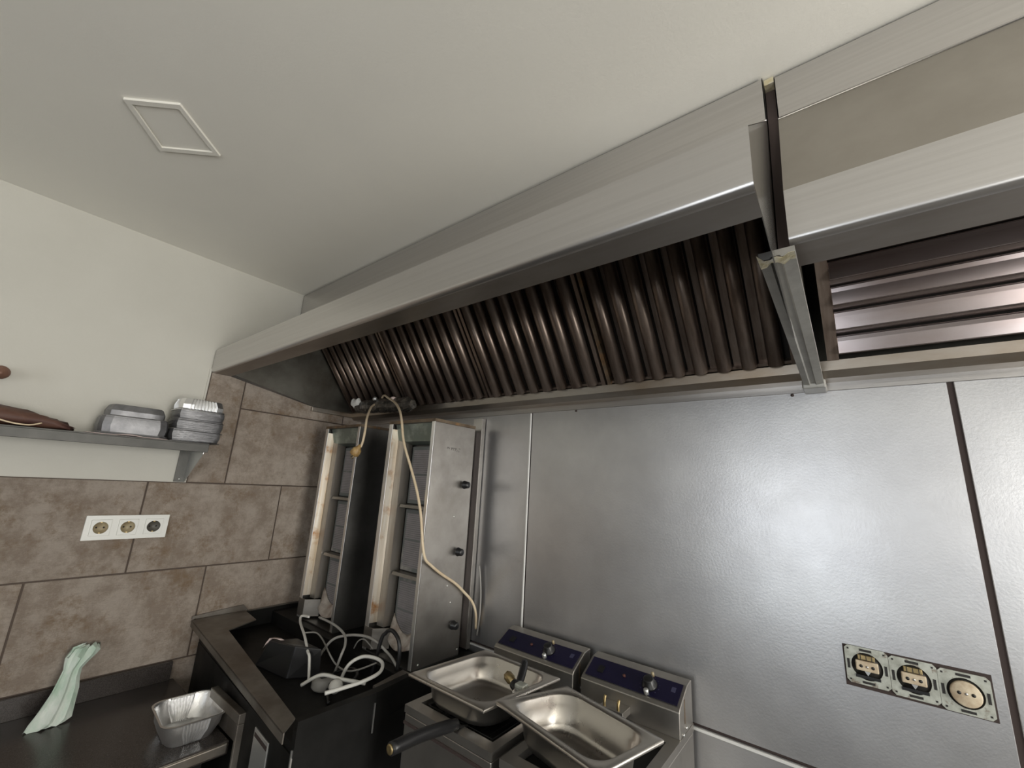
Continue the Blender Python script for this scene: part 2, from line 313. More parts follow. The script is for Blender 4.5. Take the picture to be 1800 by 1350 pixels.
# ================================================================== extractor hoods
def hood(x0, x1, yt, yf, zs0, zs1, zc, lipy, label, sideleft_drop, name='extractor_hood'):
    h = thing(name, label, 'extractor hood', ((x0+x1)/2, -0.3, 0.29))
    S = 'steel_hood'
    # vertical top panel, folded slope, front skirt with a rolled lower edge and inner lip
    MB().sheet([(yt, ZC-0.007), (yt, zc)], x0, x1, 'x', 0.0015).build('upper_panel', S, h)
    MB().sheet([(yt-0.001, zc), (yf, zs1)], x0, x1, 'x', 0.0015).build('slope_panel', 'slopeshade', h)
    R = 0.012; prof = [(yf, zs1), (yf, zs0+R)]
    for k in range(1, 9):
        a = math.pi/2*k/8; prof.append((yf+R-R*math.cos(a), zs0+R-R*math.sin(a)))
    MB().sheet([(yf+R, zs0), (lipy, zs0), (lipy, zs0+0.012)], x0, x1, 'x', 0.0015).build('under_lip', 'lip', h)
    sk = MB().sheet(prof, x0, x1, 'x', 0.0015, smooth=False)
    sk.sm = [True]*len(sk.f); o = sk.build('front_skirt', S, h)
    md = o.modifiers.new('es', 'EDGE_SPLIT'); md.split_angle = math.radians(35)
    MB().tube([(x0, yt-0.0012, zc), (x1, yt-0.0012, zc)], 0.0026, 8, sub=1).build('fold_highlight', S, h)  # tube added on the crease to give it a thin bright highlight
    side = [(0.0, ZC-0.004), (yt, ZC-0.004), (yt, zc), (yf+0.001, zs1), (yf+0.001, zs0+R*0.6), (lipy, zs0), (sideleft_drop[0], sideleft_drop[1]), (0.0, sideleft_drop[2])]
    MB().prism(side, x0, x0+0.0015, 'x').build('side_panel', 'endsteel', h)
    MB().prism(side, x1-0.0015, x1, 'x').build('side_panel', 'endsteel', h)
    # dark, greasy lining of the inside
    ins = [(-0.003, ZC-0.02), (yt+0.004, zc), (yf+0.006, zs1-0.006), (yf+0.006, zs0+0.02), (lipy, zs0+0.013), (sideleft_drop[0], sideleft_drop[1]+0.004), (-0.003, sideleft_drop[2]+0.004)]
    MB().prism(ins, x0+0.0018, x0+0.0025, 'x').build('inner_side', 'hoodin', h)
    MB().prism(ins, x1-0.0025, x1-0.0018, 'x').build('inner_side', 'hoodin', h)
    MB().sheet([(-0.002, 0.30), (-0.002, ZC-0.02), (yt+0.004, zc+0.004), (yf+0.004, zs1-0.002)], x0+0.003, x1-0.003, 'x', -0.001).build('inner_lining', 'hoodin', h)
    # grease gutter and wall flange under the filters
    g = [(-0.001, 0.2865), (-0.052, 0.2865), (-0.070, 0.300), (-0.072, 0.322), (-0.066, 0.324)]
    MB().sheet(g, x0+0.003, x1-0.003, 'x', 0.0012).build('grease_gutter', 'gutter', h)
    MB().box(x0, x1, -0.0045, 0.0, 0.2655, 0.288).build('wall_flange', S, h, bevel=0.001, seg=1)
    return h
h1 = hood(0.0015, 1.963, -0.411, -0.717, 0.383, 0.478, 0.743, -0.645, 'long stainless extractor hood over the kebab grills with upright filter baffles', (-0.29, 0.320, 0.303))
MB().box(0.004, 0.016, -0.285, -0.004, 0.296, 0.318).build('side_rail', 'gutter', h1, bevel=0.002)
h2 = hood(1.982, 3.3, -0.400, -0.500, 0.413, 0.512, 0.744, -0.405, 'right-hand stainless extractor hood with level filter baffles, cut off by the picture edge', (-0.06, 0.300, 0.295))

# ---- baffle filters (removable): plane from the gutter up towards the front
B0 = Vector((0, -0.067, 0.326)); SD = Vector((0, -0.213, 0.287)).normalized(); ND = Vector((0, -0.287, -0.213)).normalized()   # along the slope, towards the room
def fp(x, s, n): p = B0+SD*s+ND*n; return (x, p.y, p.z)
def channel(mb, x0, x1, s0, s1, depth, along='s', lean=0.0):
    """rounded U baffle standing proud of the filter plane"""
    prof = []
    w = x1-x0
    for k in range(9):
        a = math.pi*k/8
        prof.append((0.5-0.5*math.cos(a), math.sin(a)**0.6 if 0 < k < 8 else 0.0))
    n = len(prof)
    if along == 's':
        vs = [fp(x0+w*u, s0, depth*v) for u, v in prof]+[fp(x0+w*u, s1, depth*v) for u, v in prof]
    else:
        vs = [fp(s0, x0+w*u, depth*v) for u, v in prof]+[fp(s1, x0+w*u, depth*v) for u, v in prof]
    fs = [(i, i+1, n+i+1, n+i) for i in range(n-1)]+[tuple(range(n)), tuple(range(2*n-1, n-1, -1)), (0, n, 2*n-1, n-1)]
    mb.add(vs, fs, True); return mb
def pbox(mb, x0, x1, s0, s1, n0, n1):
    vs = [fp(x, s, n) for n in (n0, n1) for s in (s0, s1) for x in (x0, x1)]
    return mb.add(vs, [(0, 1, 3, 2), (4, 6, 7, 5), (0, 4, 5, 1), (1, 5, 7, 3), (3, 7, 6, 2), (2, 6, 4, 0)])
FL = 0.44
names = ['baffle grease filter at the tiled end of the long hood, partly behind the taped box', 'second baffle grease filter from the tiled end of the long hood', 'third baffle grease filter from the tiled end of the long hood', 'baffle grease filter beside the grey channel between the two hoods']
edges = [0.006, 0.478, 0.962, 1.452, 1.955]
for i in range(4):
    a, b = edges[i]+0.004, edges[i+1]-0.004
    t = thing('grease_filter', names[i], 'grease filter', ((a+b)/2, B0.y, B0.z), 'baffle filters of the long hood')
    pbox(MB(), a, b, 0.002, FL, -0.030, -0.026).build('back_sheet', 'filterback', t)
    m = MB(); pbox(m, a, a+0.012, 0, FL, -0.026, 0.006); m.build('frame_side', 'filter' if i < 3 else 'rusty', t)
    m = MB(); pbox(m, b-0.012, b, 0, FL, -0.026, 0.006); m.build('frame_side', 'filter', t)
    m = MB(); pbox(m, a+0.012, b-0.012, FL-0.02, FL, -0.026, 0.004); m.build('frame_end', 'filter', t)
    m = MB(); pbox(m, a+0.012, b-0.012, 0.0, 0.008, -0.026, -0.004); m.build('frame_end', 'filter', t)
    n = 8; pitch = (b-a-0.03)/n
    for k in range(n):
        c = a+0.015+pitch*(k+0.5); w = pitch*0.30
        channel(MB(), c-w, c+w, 0.006, FL-0.02, 0.024).build('baffle', 'filter', t)
        if k < n-1:
            c2 = c+pitch*0.5
            pbox(MB(), c2-pitch*0.17, c2+pitch*0.17, 0.006, FL-0.02, -0.020, -0.018).build('rear_baffle', 'filter', t)
for a, b, lb in ((2.008, 2.492, 'shiny grease filter with level baffles in the right-hand hood, next to the channel'), (2.500, 2.984, 'shiny grease filter with level baffles in the right-hand hood, farther right')):
    t = thing('grease_filter', lb, 'grease filter', ((a+b)/2, B0.y, B0.z))
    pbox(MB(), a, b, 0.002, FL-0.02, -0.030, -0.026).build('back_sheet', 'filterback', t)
    m = MB(); pbox(m, a, a+0.022, 0, FL-0.02, -0.026, 0.008); m.build('frame_side', 'filter', t)
    m = MB(); pbox(m, b-0.022, b, 0, FL-0.02, -0.026, 0.008); m.build('frame_side', 'filter', t)
    m = MB(); pbox(m, a+0.022, b-0.022, FL-0.036, FL-0.02, -0.026, 0.004); m.build('frame_end', 'filter', t)
    n = 7; pitch = (FL-0.04)/n
    for k in range(n):
        c = 0.006+pitch*(k+0.5); w = pitch*0.33; P4 = [(c-w, -0.004), (c-w, 0.015), (c-w+0.003, 0.018), (c+w*0.5, 0.0065), (c+w, 0.0035), (c+w, -0.004)]
        MB().add([fp(x, q[0], q[1]) for x in (a+0.022, b-0.022) for q in P4], [tuple(range(6)), tuple(range(11, 5, -1))]+[(i, (i+1) % 6, (i+1) % 6+6, i+6) for i in range(6)]).build('baffle', 'filter2', t, bevel=0.0012)
        if k < n-1:
            c2 = c+pitch*0.5
            pbox(MB(), a+0.022, b-0.022, c2-pitch*0.16, c2+pitch*0.16, -0.018, -0.016).build('rear_baffle', 'filter2', t)

# ---- grey channel covering the joint between the hoods, torn foil tape on its end
t = thing('cover_channel', 'grey metal channel covering the joint between the two extractor hoods', 'channel', (1.97, -0.28, 0.29))
def cv(u, s, n):   # u across, s 0..1 from wall to front, n below
    x = (1.958+(1.9965-1.958)*u)*(1-s)+(1.940+(1.990-1.940)*u)*s
    return (x, -0.060-0.47*s, 0.282+0.108*s-n)
prof = [(0, 0.0), (0.0, 0.012), (0.30, 0.014), (0.36, 0.0105), (0.58, 0.0105), (0.64, 0.014), (1.0, 0.012), (1.0, 0.0)]
m = MB(); n = len(prof)
vs = []
for s in (0, 0.25, 0.5, 0.75, 1.0): vs += [cv(u, s, d) for u, d in prof]
fs = []
for k in range(4): fs += [(k*n+i, k*n+(i+1) % n, (k+1)*n+(i+1) % n, (k+1)*n+i) for i in range(n)]
fs += [tuple(range(n-1, -1, -1)), tuple(4*n+i for i in range(n))]
m.add(vs, fs); m.build('cover', 'tape', t)
m = MB()
vs = []; fs = []
for i in range(7):
    u = i/6; e = 0.96+0.03*random.random(); e2 = 1.0+0.045*random.random()
    a = cv(u, e, 0.0150); b = cv(u, e2, 0.0155+0.004*random.random())
    vs += [a, b]
    if i: fs.append((2*i-2, 2*i-1, 2*i+1, 2*i))
o = m.add(vs, fs).build('torn_foil', 'foilgold', t); o.modifiers.new('s', 'SOLIDIFY').thickness = 0.0006
m = MB().box(1.954, 2.000, -0.066, -0.004, 0.262, 0.2830); m.build('wall_end', 'tape', t, bevel=0.003)
# dark joint filler between the two hoods
MB().prism([(-0.003, 0.290), (-0.385, 0.375), (-0.480, 0.400), (-0.400, 0.740), (-0.385, ZC-0.004), (-0.003, ZC-0.004)], 1.9645, 1.9812, 'x').build('joint_filler', 'gap', t)
MB().prism([(-0.386, ZC-0.004), (-0.402, ZC-0.004), (-0.402, ZC-0.018), (-0.386, ZC-0.024)], 1.9645, 1.9815, 'x').build('foam_end', 'foilgold', t)

# ================================================================== doner grills
def doner(x0, x1, label, knobs, zb=-0.575, zt=0.215, yf=-0.275, yr=-0.072):
    d = thing('kebab_grill', label, 'kebab grill', ((x0+x1)/2, (yf+yr)/2, zb), 'upright kebab grills')
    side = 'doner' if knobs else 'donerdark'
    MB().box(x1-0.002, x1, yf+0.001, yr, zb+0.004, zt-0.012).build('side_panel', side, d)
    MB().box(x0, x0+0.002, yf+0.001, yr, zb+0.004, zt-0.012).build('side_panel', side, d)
    # narrow front flanges
    MB().box(x1-0.016, x1, yf-0.002, yf, zb+0.004, zt-0.010).build('front_flange', 'edge', d, bevel=0.0006, seg=1)
    MB().box(x0, x0+0.022, yf-0.002, yf, zb+0.004, zt-0.010).build('front_flange', 'edge', d, bevel=0.0006, seg=1)
    # splayed heat reflectors either side of the burners
    yb = yf+0.070
    MB().sheet([(x0+0.021, yf), (x0+0.026, yf+0.028)], zb+0.085, zt-0.030, 'z', 0.0015).build('reflector', 'reflector', d)
    MB().sheet([(x0+0.026, yf+0.0285), (x0+0.060, yf+0.031), (x0+0.062, yb)], zb+0.075, zt-0.045, 'z', 0.0015).build('inner_flange', 'flange', d)
    MB().sheet([(x1-0.016, yf), (x1-0.040, yb-0.02), (x1-0.044, yb)], zb+0.06, zt-0.045, 'z', -0.0015).build('reflector', 'reflector', d)
    MB().box(x0+0.002, x1-0.002, yb+0.012, yb+0.014, zb+0.01, zt-0.01).build('rear_sheet', 'donerdark', d)
    # header plate above the burners, top lid with rusty rim, bottom plate
    MB().sheet([(yf+0.012, zt-0.004), (yf+0.030, zt-0.075), (yb, zt-0.085)], x0+0.022, x1-0.016, 'x', 0.0015).build('header_plate', 'header', d)
    MB().box(x0+0.003, x1-0.003, yf+0.003, yr-0.002, zt-0.012, zt-0.006).build('lid', 'donerdark', d)
    m = MB(); m.box(x0-0.001, x1+0.002, yf-0.003, yf+0.001, zt-0.011, zt).box(x1-0.001, x1+0.002, yf, yr, zt-0.011, zt).box(x0-0.001, x0+0.002, yf, yr, zt-0.011, zt).box(x0, x1, yr-0.002, yr, zt-0.011, zt)
    m.build('lid_rim', 'rusty', d)
    MB().box(x0, x1, yf, yr, zb, zb+0.004).build('bottom_plate', 'donerdark', d)
    # three burners, each a frame with two ceramic grids
    bx0, bx1 = x0+0.070, x1-0.044
    zs = [(-0.085, 0.125), (-0.315, -0.105), (-0.545, -0.335)]
    for k, (a, b) in enumerate(zs):
        bn = MB().box(bx0, bx1, yb-0.004, yb+0.012, a, b).build('burner', 'ash', d, bevel=0.003)
        mid = (a+b)/2
        for (u0, u1) in ((a+0.014, mid-0.003), (mid+0.003, b-0.014)):
            MB().box(bx0+0.014, bx1-0.012, yb-0.0055, yb-0.003, u0, u1).build('ceramic_grid', MT['gridmat'], bn)
            m = MB(); nn = 13
            for i in range(nn):
                z = u0+(u1-u0)*(i+0.5)/nn; m.box(bx0+0.014, bx1-0.012, yb-0.0068, yb-0.0054, z-0.0013, z+0.0013)
            g = m.build('mesh_wire', MT['gridwire'], bn)
        if k < 2:
            MB().prism([(yb-0.030, a-0.004), (yb-0.034, a-0.014), (yb, a-0.018), (yb, a-0.002)], bx0-0.004, bx1+0.002, 'x').build('divider', 'doner', d)
    # ash banked up in the bottom of the lowest burner
    vs = []; fs = []; nx = 9
    for j in range(5):
        for i in range(nx):
            u = i/(nx-1); v = j/4; bow = 0.028*math.sin(math.pi*u)
            vs.append((bx0+0.004+(bx1-bx0-0.008)*u, yb-0.006-0.034*v**1.3*(0.55+0.45*math.sin(math.pi*u))+random.uniform(-.002, .002), -0.478-0.074*v-bow*(1-v)*1.2+0.02*(1-math.sin(math.pi*u))))
    for j in range(4):
        for i in range(nx-1): fs.append((j*nx+i, j*nx+i+1, (j+1)*nx+i+1, (j+1)*nx+i))
    o = MB().add(vs, fs, True).build('ash_bank', 'ashwhite', d); o.modifiers.new('s', 'SOLIDIFY').thickness = 0.004
    # lower bracket in front
    MB().prism([(x0+0.002, yf-0.004), (x0+0.050, yf-0.004), (x0+0.085, yf+0.045), (x0+0.083, yf+0.047), (x0+0.049, yf), (x0+0.002, yf)], zb+0.012, zb+0.075, 'z').build('foot_bracket', 'doner', d)
    if knobs:
        for z, yy in ((-0.007, -0.118), (-0.236, -0.124), (-0.469, -0.121)):
            kb = MB().lathe((x1, yy, z), (1, 0, 0), [(0.0145, 0.010), (0.0145, 0.014), (0.0125, 0.016), (0.0115, 0.030), (0.009, 0.032)], 18).build('knob', 'black', d)
            MB().lathe((x1, yy, z), (1, 0, 0), [(0.004, 0.0), (0.004, 0.011)], 10).build('stem', 'screw', kb)
        for z, yy in ((-0.118, -0.148), (-0.345, -0.152), (-0.40, -0.13), (-0.56, -0.25), (-0.555, -0.08)):
            MB().lathe((x1, yy, z), (1, 0, 0), [(0.0035, 0), (0.0032, 0.0015), (0.001, 0.002)], 10).build('screw', 'screw', d)
        # worn embossed maker's mark (no longer readable)
        m = MB()
        for i in range(7):
            y = -0.208+i*0.0095; hh = random.uniform(0.004, 0.009)
            m.box(x1, x1+0.0006, y, y+0.0022, 0.118-hh/2-0.0004*i*3, 0.118+hh/2-0.0004*i*3); m.box(x1, x1+0.0006, y, y+0.0075, 0.119+random.uniform(-.004, .003), 0.1205+0.001)
        m.build('worn_mark', 'ink', d)
        MB().box(x0+0.01, x1-0.042, yr-0.002, -0.026, zb+0.002, zt-0.014).build('rear_box', 'gap', d)  # dark block added so the shaded gap behind the side panel reads black
        MB().box(x1-0.060, x1-0.0105, -0.0215, -0.003, zb+0.002, zt+0.040).build('rear_post', 'doner', d, bevel=0.001, seg=1)
        MB().box(x1-0.058, x1-0.0125, -0.0225, -0.0214, zb+0.004, zt+0.039).build('post_face', 'edge', d)
    else:
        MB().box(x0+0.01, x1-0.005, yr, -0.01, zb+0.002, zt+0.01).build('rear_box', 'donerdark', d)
    return d
MT['gridmat'] = mat('ceramic_grid', (0.19, 0.18, 0.185), 0.75, 0.1, col2=(0.27, 0.25, 0.26), scale=25)
MT['gridwire'] = mat('grid_wire', (0.34, 0.325, 0.335), 0.5, 0.5)
doner(0.165, 0.440, 'upright kebab grill next to the tiled wall, in shade, with a rusty reflector', False)
doner(0.640, 0.902, 'upright kebab grill beside the steel wall with three black side knobs', True)

# ================================================================== cooking range under the grills
rg = thing('cooking_range', 'greasy dark steel cooking range in the corner carrying both kebab grills', 'range', (0.5, -0.35, ZF))
ft = [(0.018, -0.565), (0.940, -0.640), (0.945, -0.43), (0.925, -0.012), (0.018, -0.012)]
MB().prism(ft, ZF+0.1, -0.640, 'z').build('body', 'blackm', rg)
for x, y in ((0.06, -0.52), (0.88, -0.58), (0.06, -0.07), (0.88, -0.07)):
    MB().lathe((x, y, ZF), (0, 0, 1), [(0.025, 0), (0.025, 0.02), (0.018, 0.022), (0.018, 0.11)], 14).build('leg', 'range', rg)
# sloping front flange (rolled down at its edge), left flange with raised lip
fa = [(0.011, -0.601), (0.977, -0.691)]; fb = [(0.150, -0.540), (0.940, -0.647)]
m = MB(); T = 0.004
m.add([(0.011, -0.601, -0.560), (0.977, -0.691, -0.560), (0.939, -0.647, -0.558), (0.217, -0.546, -0.558), (0.012, -0.530, -0.558),
       (0.011, -0.601, -0.564), (0.977, -0.691, -0.564), (0.939, -0.647, -0.562), (0.217, -0.546, -0.562), (0.012, -0.530, -0.562)],
      [(0, 1, 2, 3, 4), (9, 8, 7, 6, 5), (0, 5, 6, 1), (1, 6, 7, 2), (2, 7, 8, 3), (3, 8, 9, 4), (4, 9, 5, 0)])
m.add([(0.011, -0.601, -0.560), (0.977, -0.691, -0.560), (0.977, -0.691, -0.582), (0.011, -0.601, -0.582), (0.011, -0.598, -0.560), (0.977, -0.688, -0.560), (0.977, -0.688, -0.582), (0.011, -0.598, -0.582)],
      [(0, 1, 2, 3), (7, 6, 5, 4), (0, 4, 5, 1), (1, 5, 6, 2), (2, 6, 7, 3), (3, 7, 4, 0)])
m.build('front_flange', 'range', rg)
m = MB(); m.prism([(0.012, -0.560), (0.215, -0.546), (0.155, -0.430), (0.012, -0.416)], -0.5620, -0.5585, 'z'); m.build('side_flange', 'range', rg)
MB().prism([(-0.600, -0.558), (-0.600, -0.548), (-0.425, -0.536), (-0.405, -0.558)], 0.004, 0.009, 'x').build('splash_lip', 'range', rg)
MB().prism([(-0.405, -0.575), (-0.405, -0.560), (-0.02, -0.556), (-0.02, -0.575)], 0.004, 0.012, 'x').build('side_lip', 'range', rg)
# right-hand rim, recessed tray floor, rear deck carrying the grills
MB().prism([(0.925, -0.640), (0.945, -0.642), (0.950, -0.430), (0.932, -0.300), (0.912, -0.300), (0.925, -0.430)], -0.640, -0.566, 'z').build('side_rim', 'blackm', rg)
MB().prism([(0.02, -0.564), (0.935, -0.636), (0.940, -0.43), (0.922, -0.30), (0.02, -0.30)], -0.640, -0.622, 'z').build('tray_floor', 'blackm', rg)
MB().prism([(0.005, -0.56), (0.020, -0.56), (0.020, -0.02), (0.005, -0.02)], -0.640, -0.5625, 'z').build('tray_side', 'blackm', rg)
MB().box(0.016, 0.932, -0.310, -0.012, -0.640, -0.576).build('rear_deck', 'blackm', rg)
MB().prism([(0.902, -0.41), (0.936, -0.41), (0.930, -0.285), (0.875, -0.285)], -0.575, -0.570, 'z').build('corner_plate', 'range', rg)
# front: skirt, vent slots, rating plate, door edge
def fy(x): return -0.565-(x-0.018)*0.0813
for i in range(9):
    x = 0.735+i*0.0125
    MB().add([(x, fy(x)-0.0008, -0.605), (x+0.005, fy(x+0.005)-0.0008, -0.605), (x+0.005, fy(x+0.005)-0.0008, -0.632), (x, fy(x)-0.0008, -0.632), (x, fy(x)-0.005, -0.603), (x+0.005, fy(x+.005)-0.005, -0.603), (x+0.005, fy(x+.005)-0.002, -0.634), (x, fy(x)-0.002, -0.634)],
        [(0, 1, 2, 3), (4, 7, 6, 5), (0, 4, 5, 1), (1, 5, 6, 2), (2, 6, 7, 3), (3, 7, 4, 0)]).build('vent_louvre', 'range', rg)
m = MB()
for (x0, x1, z0, z1, d) in ((0.70, 0.80, -0.780, -0.665, 0.003),):
    m.add([(x0, fy(x0)-d, z0), (x1, fy(x1)-d, z0), (x1, fy(x1)-d, z1), (x0, fy(x0)-d, z1), (x0, fy(x0)+.001, z0), (x1, fy(x1)+.001, z0), (x1, fy(x1)+.001, z1), (x0, fy(x0)+.001, z1)],
        [(0, 1, 2, 3), (7, 6, 5, 4), (0, 4, 5, 1), (1, 5, 6, 2), (2, 6, 7, 3), (3, 7, 4, 0)])
m.build('access_plate', 'galv', rg, bevel=0.001, seg=1)
x0 = 0.705; x1 = 0.795
MB().add([(x0, fy(x0)-.0034, -0.684), (x1, fy(x1)-.0034, -0.684), (x1, fy(x1)-.0034, -0.674), (x0, fy(x0)-.0034, -0.674), (x0, fy(x0)-.003, -0.684), (x1, fy(x1)-.003, -0.684), (x1, fy(x1)-.003, -0.674), (x0, fy(x0)-.003, -0.674)],
    [(0, 1, 2, 3), (7, 6, 5, 4), (0, 4, 5, 1), (1, 5, 6, 2), (2, 6, 7, 3), (3, 7, 4, 0)]).build('plate_slot', 'gap', rg)
MB().box(0.936, 0.940, -0.6445, -0.6400, -0.95, -0.625).build('corner_edge', 'edge', rg)
MB().box(0.950, 0.9525, -0.4345, -0.4310, -0.66, -0.59).build('corner_edge', 'edge', rg)

# ================================================================== counter along the tiled wall
ct = thing('kitchen_counter', 'black granite worktop along the tiled wall with low upstand', 'counter', (0.28, -1.9, ZF))
MB().box(0.001, 0.552, -3.2, -0.616, -0.785, -0.750).build('worktop', 'counter', ct, bevel=0.006, seg=3)
MB().box(0.002, 0.016, -3.2, -0.632, -0.750, -0.689).build('upstand', 'counter', ct, bevel=0.001, seg=1)
MB().box(0.546, 0.556, -3.2, -0.622, -0.780, -0.753).build('front_edge', 'gutter', ct, bevel=0.004, seg=3)
MB().box(0.02, 0.50, -3.2, -0.660, ZF, -0.785).build('base', 'blackm', ct)
m = MB(); m.box(0.385, 0.612, -0.630, -0.610, -0.690, -0.664); m.box(0.602, 0.612, -0.630, -0.610, -0.86, -0.690)
m.box(0.385, 0.602, -0.6145, -0.610, -0.7495, -0.690); m.build('end_strip', 'range', ct, bevel=0.002)

def crisp(o, a=32):
    o.modifiers.new('es', 'EDGE_SPLIT').split_angle = math.radians(a); return o
# ---- foil containers: builder of an open oblong foil tray, rim up (flip = upside down)
def foil_rings(cx, cy, zb, lx, ly, hgt, taper, flip=False, corner=0.25, seg=6, ribs=0, dent=0.0):
    def ring(sx, sy, z, rc, amp=0.0):
        pts = []
        for q, (ux, uy) in enumerate(((1, 1), (-1, 1), (-1, -1), (1, -1))):
            for k in range(seg+1):
                a = math.pi/2*(q+k/seg)
                pts.append([cx+ux*(sx-rc)+rc*math.cos(a), cy+uy*(sy-rc)+rc*math.sin(a), z])
            # ribs along the straight run to the next corner
            nx = ((1, 1), (-1, 1), (-1, -1), (1, -1))[(q+1) % 4]
            p0 = pts[-1]; e = [cx+nx[0]*(sx-rc)+rc*math.cos(math.pi/2*(q+1)), cy+nx[1]*(sy-rc)+rc*math.sin(math.pi/2*(q+1))]
            nr = ribs*2
            for i in range(1, nr):
                u = i/nr; off = amp*(1 if i % 2 else -1)
                px = p0[0]+(e[0]-p0[0])*u; py = p0[1]+(e[1]-p0[1])*u
                nn = (math.cos(math.pi/2*(q+1)), math.sin(math.pi/2*(q+1)))
                pts.append([px+nn[0]*off, py+nn[1]*off, z])
        return pts
    hx, hy = lx/2, ly/2; rc = min(hx, hy)*corner
    zf = (lambda t: zb+t*hgt) if not flip else (lambda t: zb+(1-t)*hgt)
    A = 0.0022 if ribs else 0
    outer = [ring(hx-taper-0.004, hy-taper-0.004, zf(0.0), rc*0.8, 0), ring(hx-taper, hy-taper, zf(0.05), rc, A), ring(hx-taper*0.45, hy-taper*0.45, zf(0.5), rc, A),
             ring(hx-0.006, hy-0.006, zf(0.93), rc, A*0.6), ring(hx, hy, zf(0.95), rc, 0), ring(hx+0.001, hy+0.001, zf(1.0), rc, 0), ring(hx-0.004, hy-0.004, zf(1.0), rc, 0)]
    inner = [ring(hx-0.0066, hy-0.0066, zf(0.93), rc, A*0.6), ring(hx-taper*0.45-0.0007, hy-taper*0.45-0.0007, zf(0.5), rc, A), ring(hx-taper-0.0007, hy-taper-0.0007, zf(0.06), rc, A), ring(hx-taper-0.004, hy-taper-0.004, zf(0.02), rc*0.8, 0)]
    return outer+inner
tr = MB().rings(foil_rings(0, 0, 0, 0.195, 0.158, 0.062, 0.022, ribs=9, corner=0.45))
ang = math.radians(-4)
tr.xf(lambda v: Vector((0.421+v.x*math.cos(ang)-v.y*math.sin(ang), -0.690+v.x*math.sin(ang)+v.y*math.cos(ang), -0.7495+v.z)))
tag(crisp(tr.build('foil_tray', 'foil')), 'open empty aluminium foil tray lying on the black worktop', 'foil tray')

# ---- crumpled green plastic bag leaning on the wall
rings = []
path = [((0.130, -0.952, -0.748), 0.040, 0.012), ((0.116, -0.940, -0.738), 0.044, 0.022), ((0.098, -0.928, -0.708), 0.035, 0.022), ((0.080, -0.918, -0.676), 0.029, 0.017), ((0.064, -0.914, -0.648), 0.023, 0.014),
        ((0.054, -0.910, -0.630), 0.021, 0.014), ((0.046, -0.903, -0.612), 0.029, 0.020), ((0.040, -0.896, -0.597), 0.036, 0.022), ((0.034, -0.886, -0.585), 0.034, 0.016), ((0.028, -0.874, -0.580), 0.022, 0.006)]
NB = 26
ph = [random.uniform(-1, 1) for _ in range(NB)]
for j, (c, w, d) in enumerate(path):
    rg_ = []
    for k in range(NB):
        a = 2*math.pi*k/NB; pleat = 1+0.30*ph[k]+0.12*random.uniform(-1, 1)
        top = 0.012*ph[(k*5) % NB] if j >= len(path)-2 else 0.004*random.uniform(-1, 1)
        rg_.append((c[0]+d*math.sin(a)*pleat, c[1]+w*math.cos(a)*(1+0.10*ph[(k+3) % NB]), max(-0.7495, c[2]+top)))
    rings.append(rg_)
tag(crisp(MB().rings(rings).build('plastic_bag', 'bag'), 28), 'crumpled pale green plastic bag standing on the black worktop against the tiles', 'plastic bag')

# ---- socket triple on the tiles
def lathe_well(c, axis, R, depth, n=24):
    return MB().lathe(c, axis, [(R, 0.0), (R, 0.0012), (R*0.93, 0.0012), (R*0.90, -depth), (0.001, -depth)], n)
so = thing('wall_socket', 'white triple power socket mounted on the beige stone tiles', 'socket', (0.0, -0.857, -0.255))
yc = [-0.927, -0.8565, -0.785]; zc_ = -0.2155
# one-piece frame with three square windows
m = MB(); fx0, fx1 = 0.0, 0.011
yL, yR, zB, zT = -0.968, -0.744, zc_-0.0395, zc_+0.0395
cuts = [yL]+[v for y in yc for v in (y-0.026, y+0.026)]+[yR]
m.box(fx0, fx1, yL, yR, zT-0.0135, zT).box(fx0, fx1, yL, yR, zB, zB+0.0135)
for i in range(0, 8, 2): m.box(fx0, fx1, cuts[i], cuts[i+1], zB+0.0135, zT-0.0135)
m.build('frame', 'whitep', so)
for (y, wm) in zip(yc, ('well', 'well', 'wellwhite')):
    ins = MB()
    # square cover with a round hole, built as a ring from circle to square
    n = 32; R = 0.0195; hs = 0.0255
    ci = []; sq = []
    for k in range(n):
        a = 2*math.pi*k/n; ci.append((y+R*math.cos(a), zc_+R*math.sin(a)))
        mx = max(abs(math.cos(a)), abs(math.sin(a))); sq.append((y+hs*math.cos(a)/mx, zc_+hs*math.sin(a)/mx))
    ins.rings([[(0.0125, *p) for p in ci], [(0.0125, *p) for p in sq], [(0.004, *p) for p in sq]], False, False, False)
    c = ins.build('socket_cover', 'whitep', so)
    w = MB().rings([[(0.0125, y+R*math.cos(2*math.pi*k/n), zc_+R*math.sin(2*math.pi*k/n)) for k in range(n)], [(0.0015, y+R*.95*math.cos(2*math.pi*k/n), zc_+R*.95*math.sin(2*math.pi*k/n)) for k in range(n)]], False, True).build('well', wm, c)
    for dy in (-0.0095, 0.0095): MB().lathe((0.0016, y+dy, zc_), (1, 0, 0), [(0.0027, 0), (0.0027, 0.0005)], 12).build('pin_hole', 'glass', c)
    for dz in (-0.0175, 0.0175): MB().box(0.0016, 0.0085, y-0.0025, y+0.0025, zc_+dz-0.0012, zc_+dz+0.0012).build('earth_clip', 'brass', c)

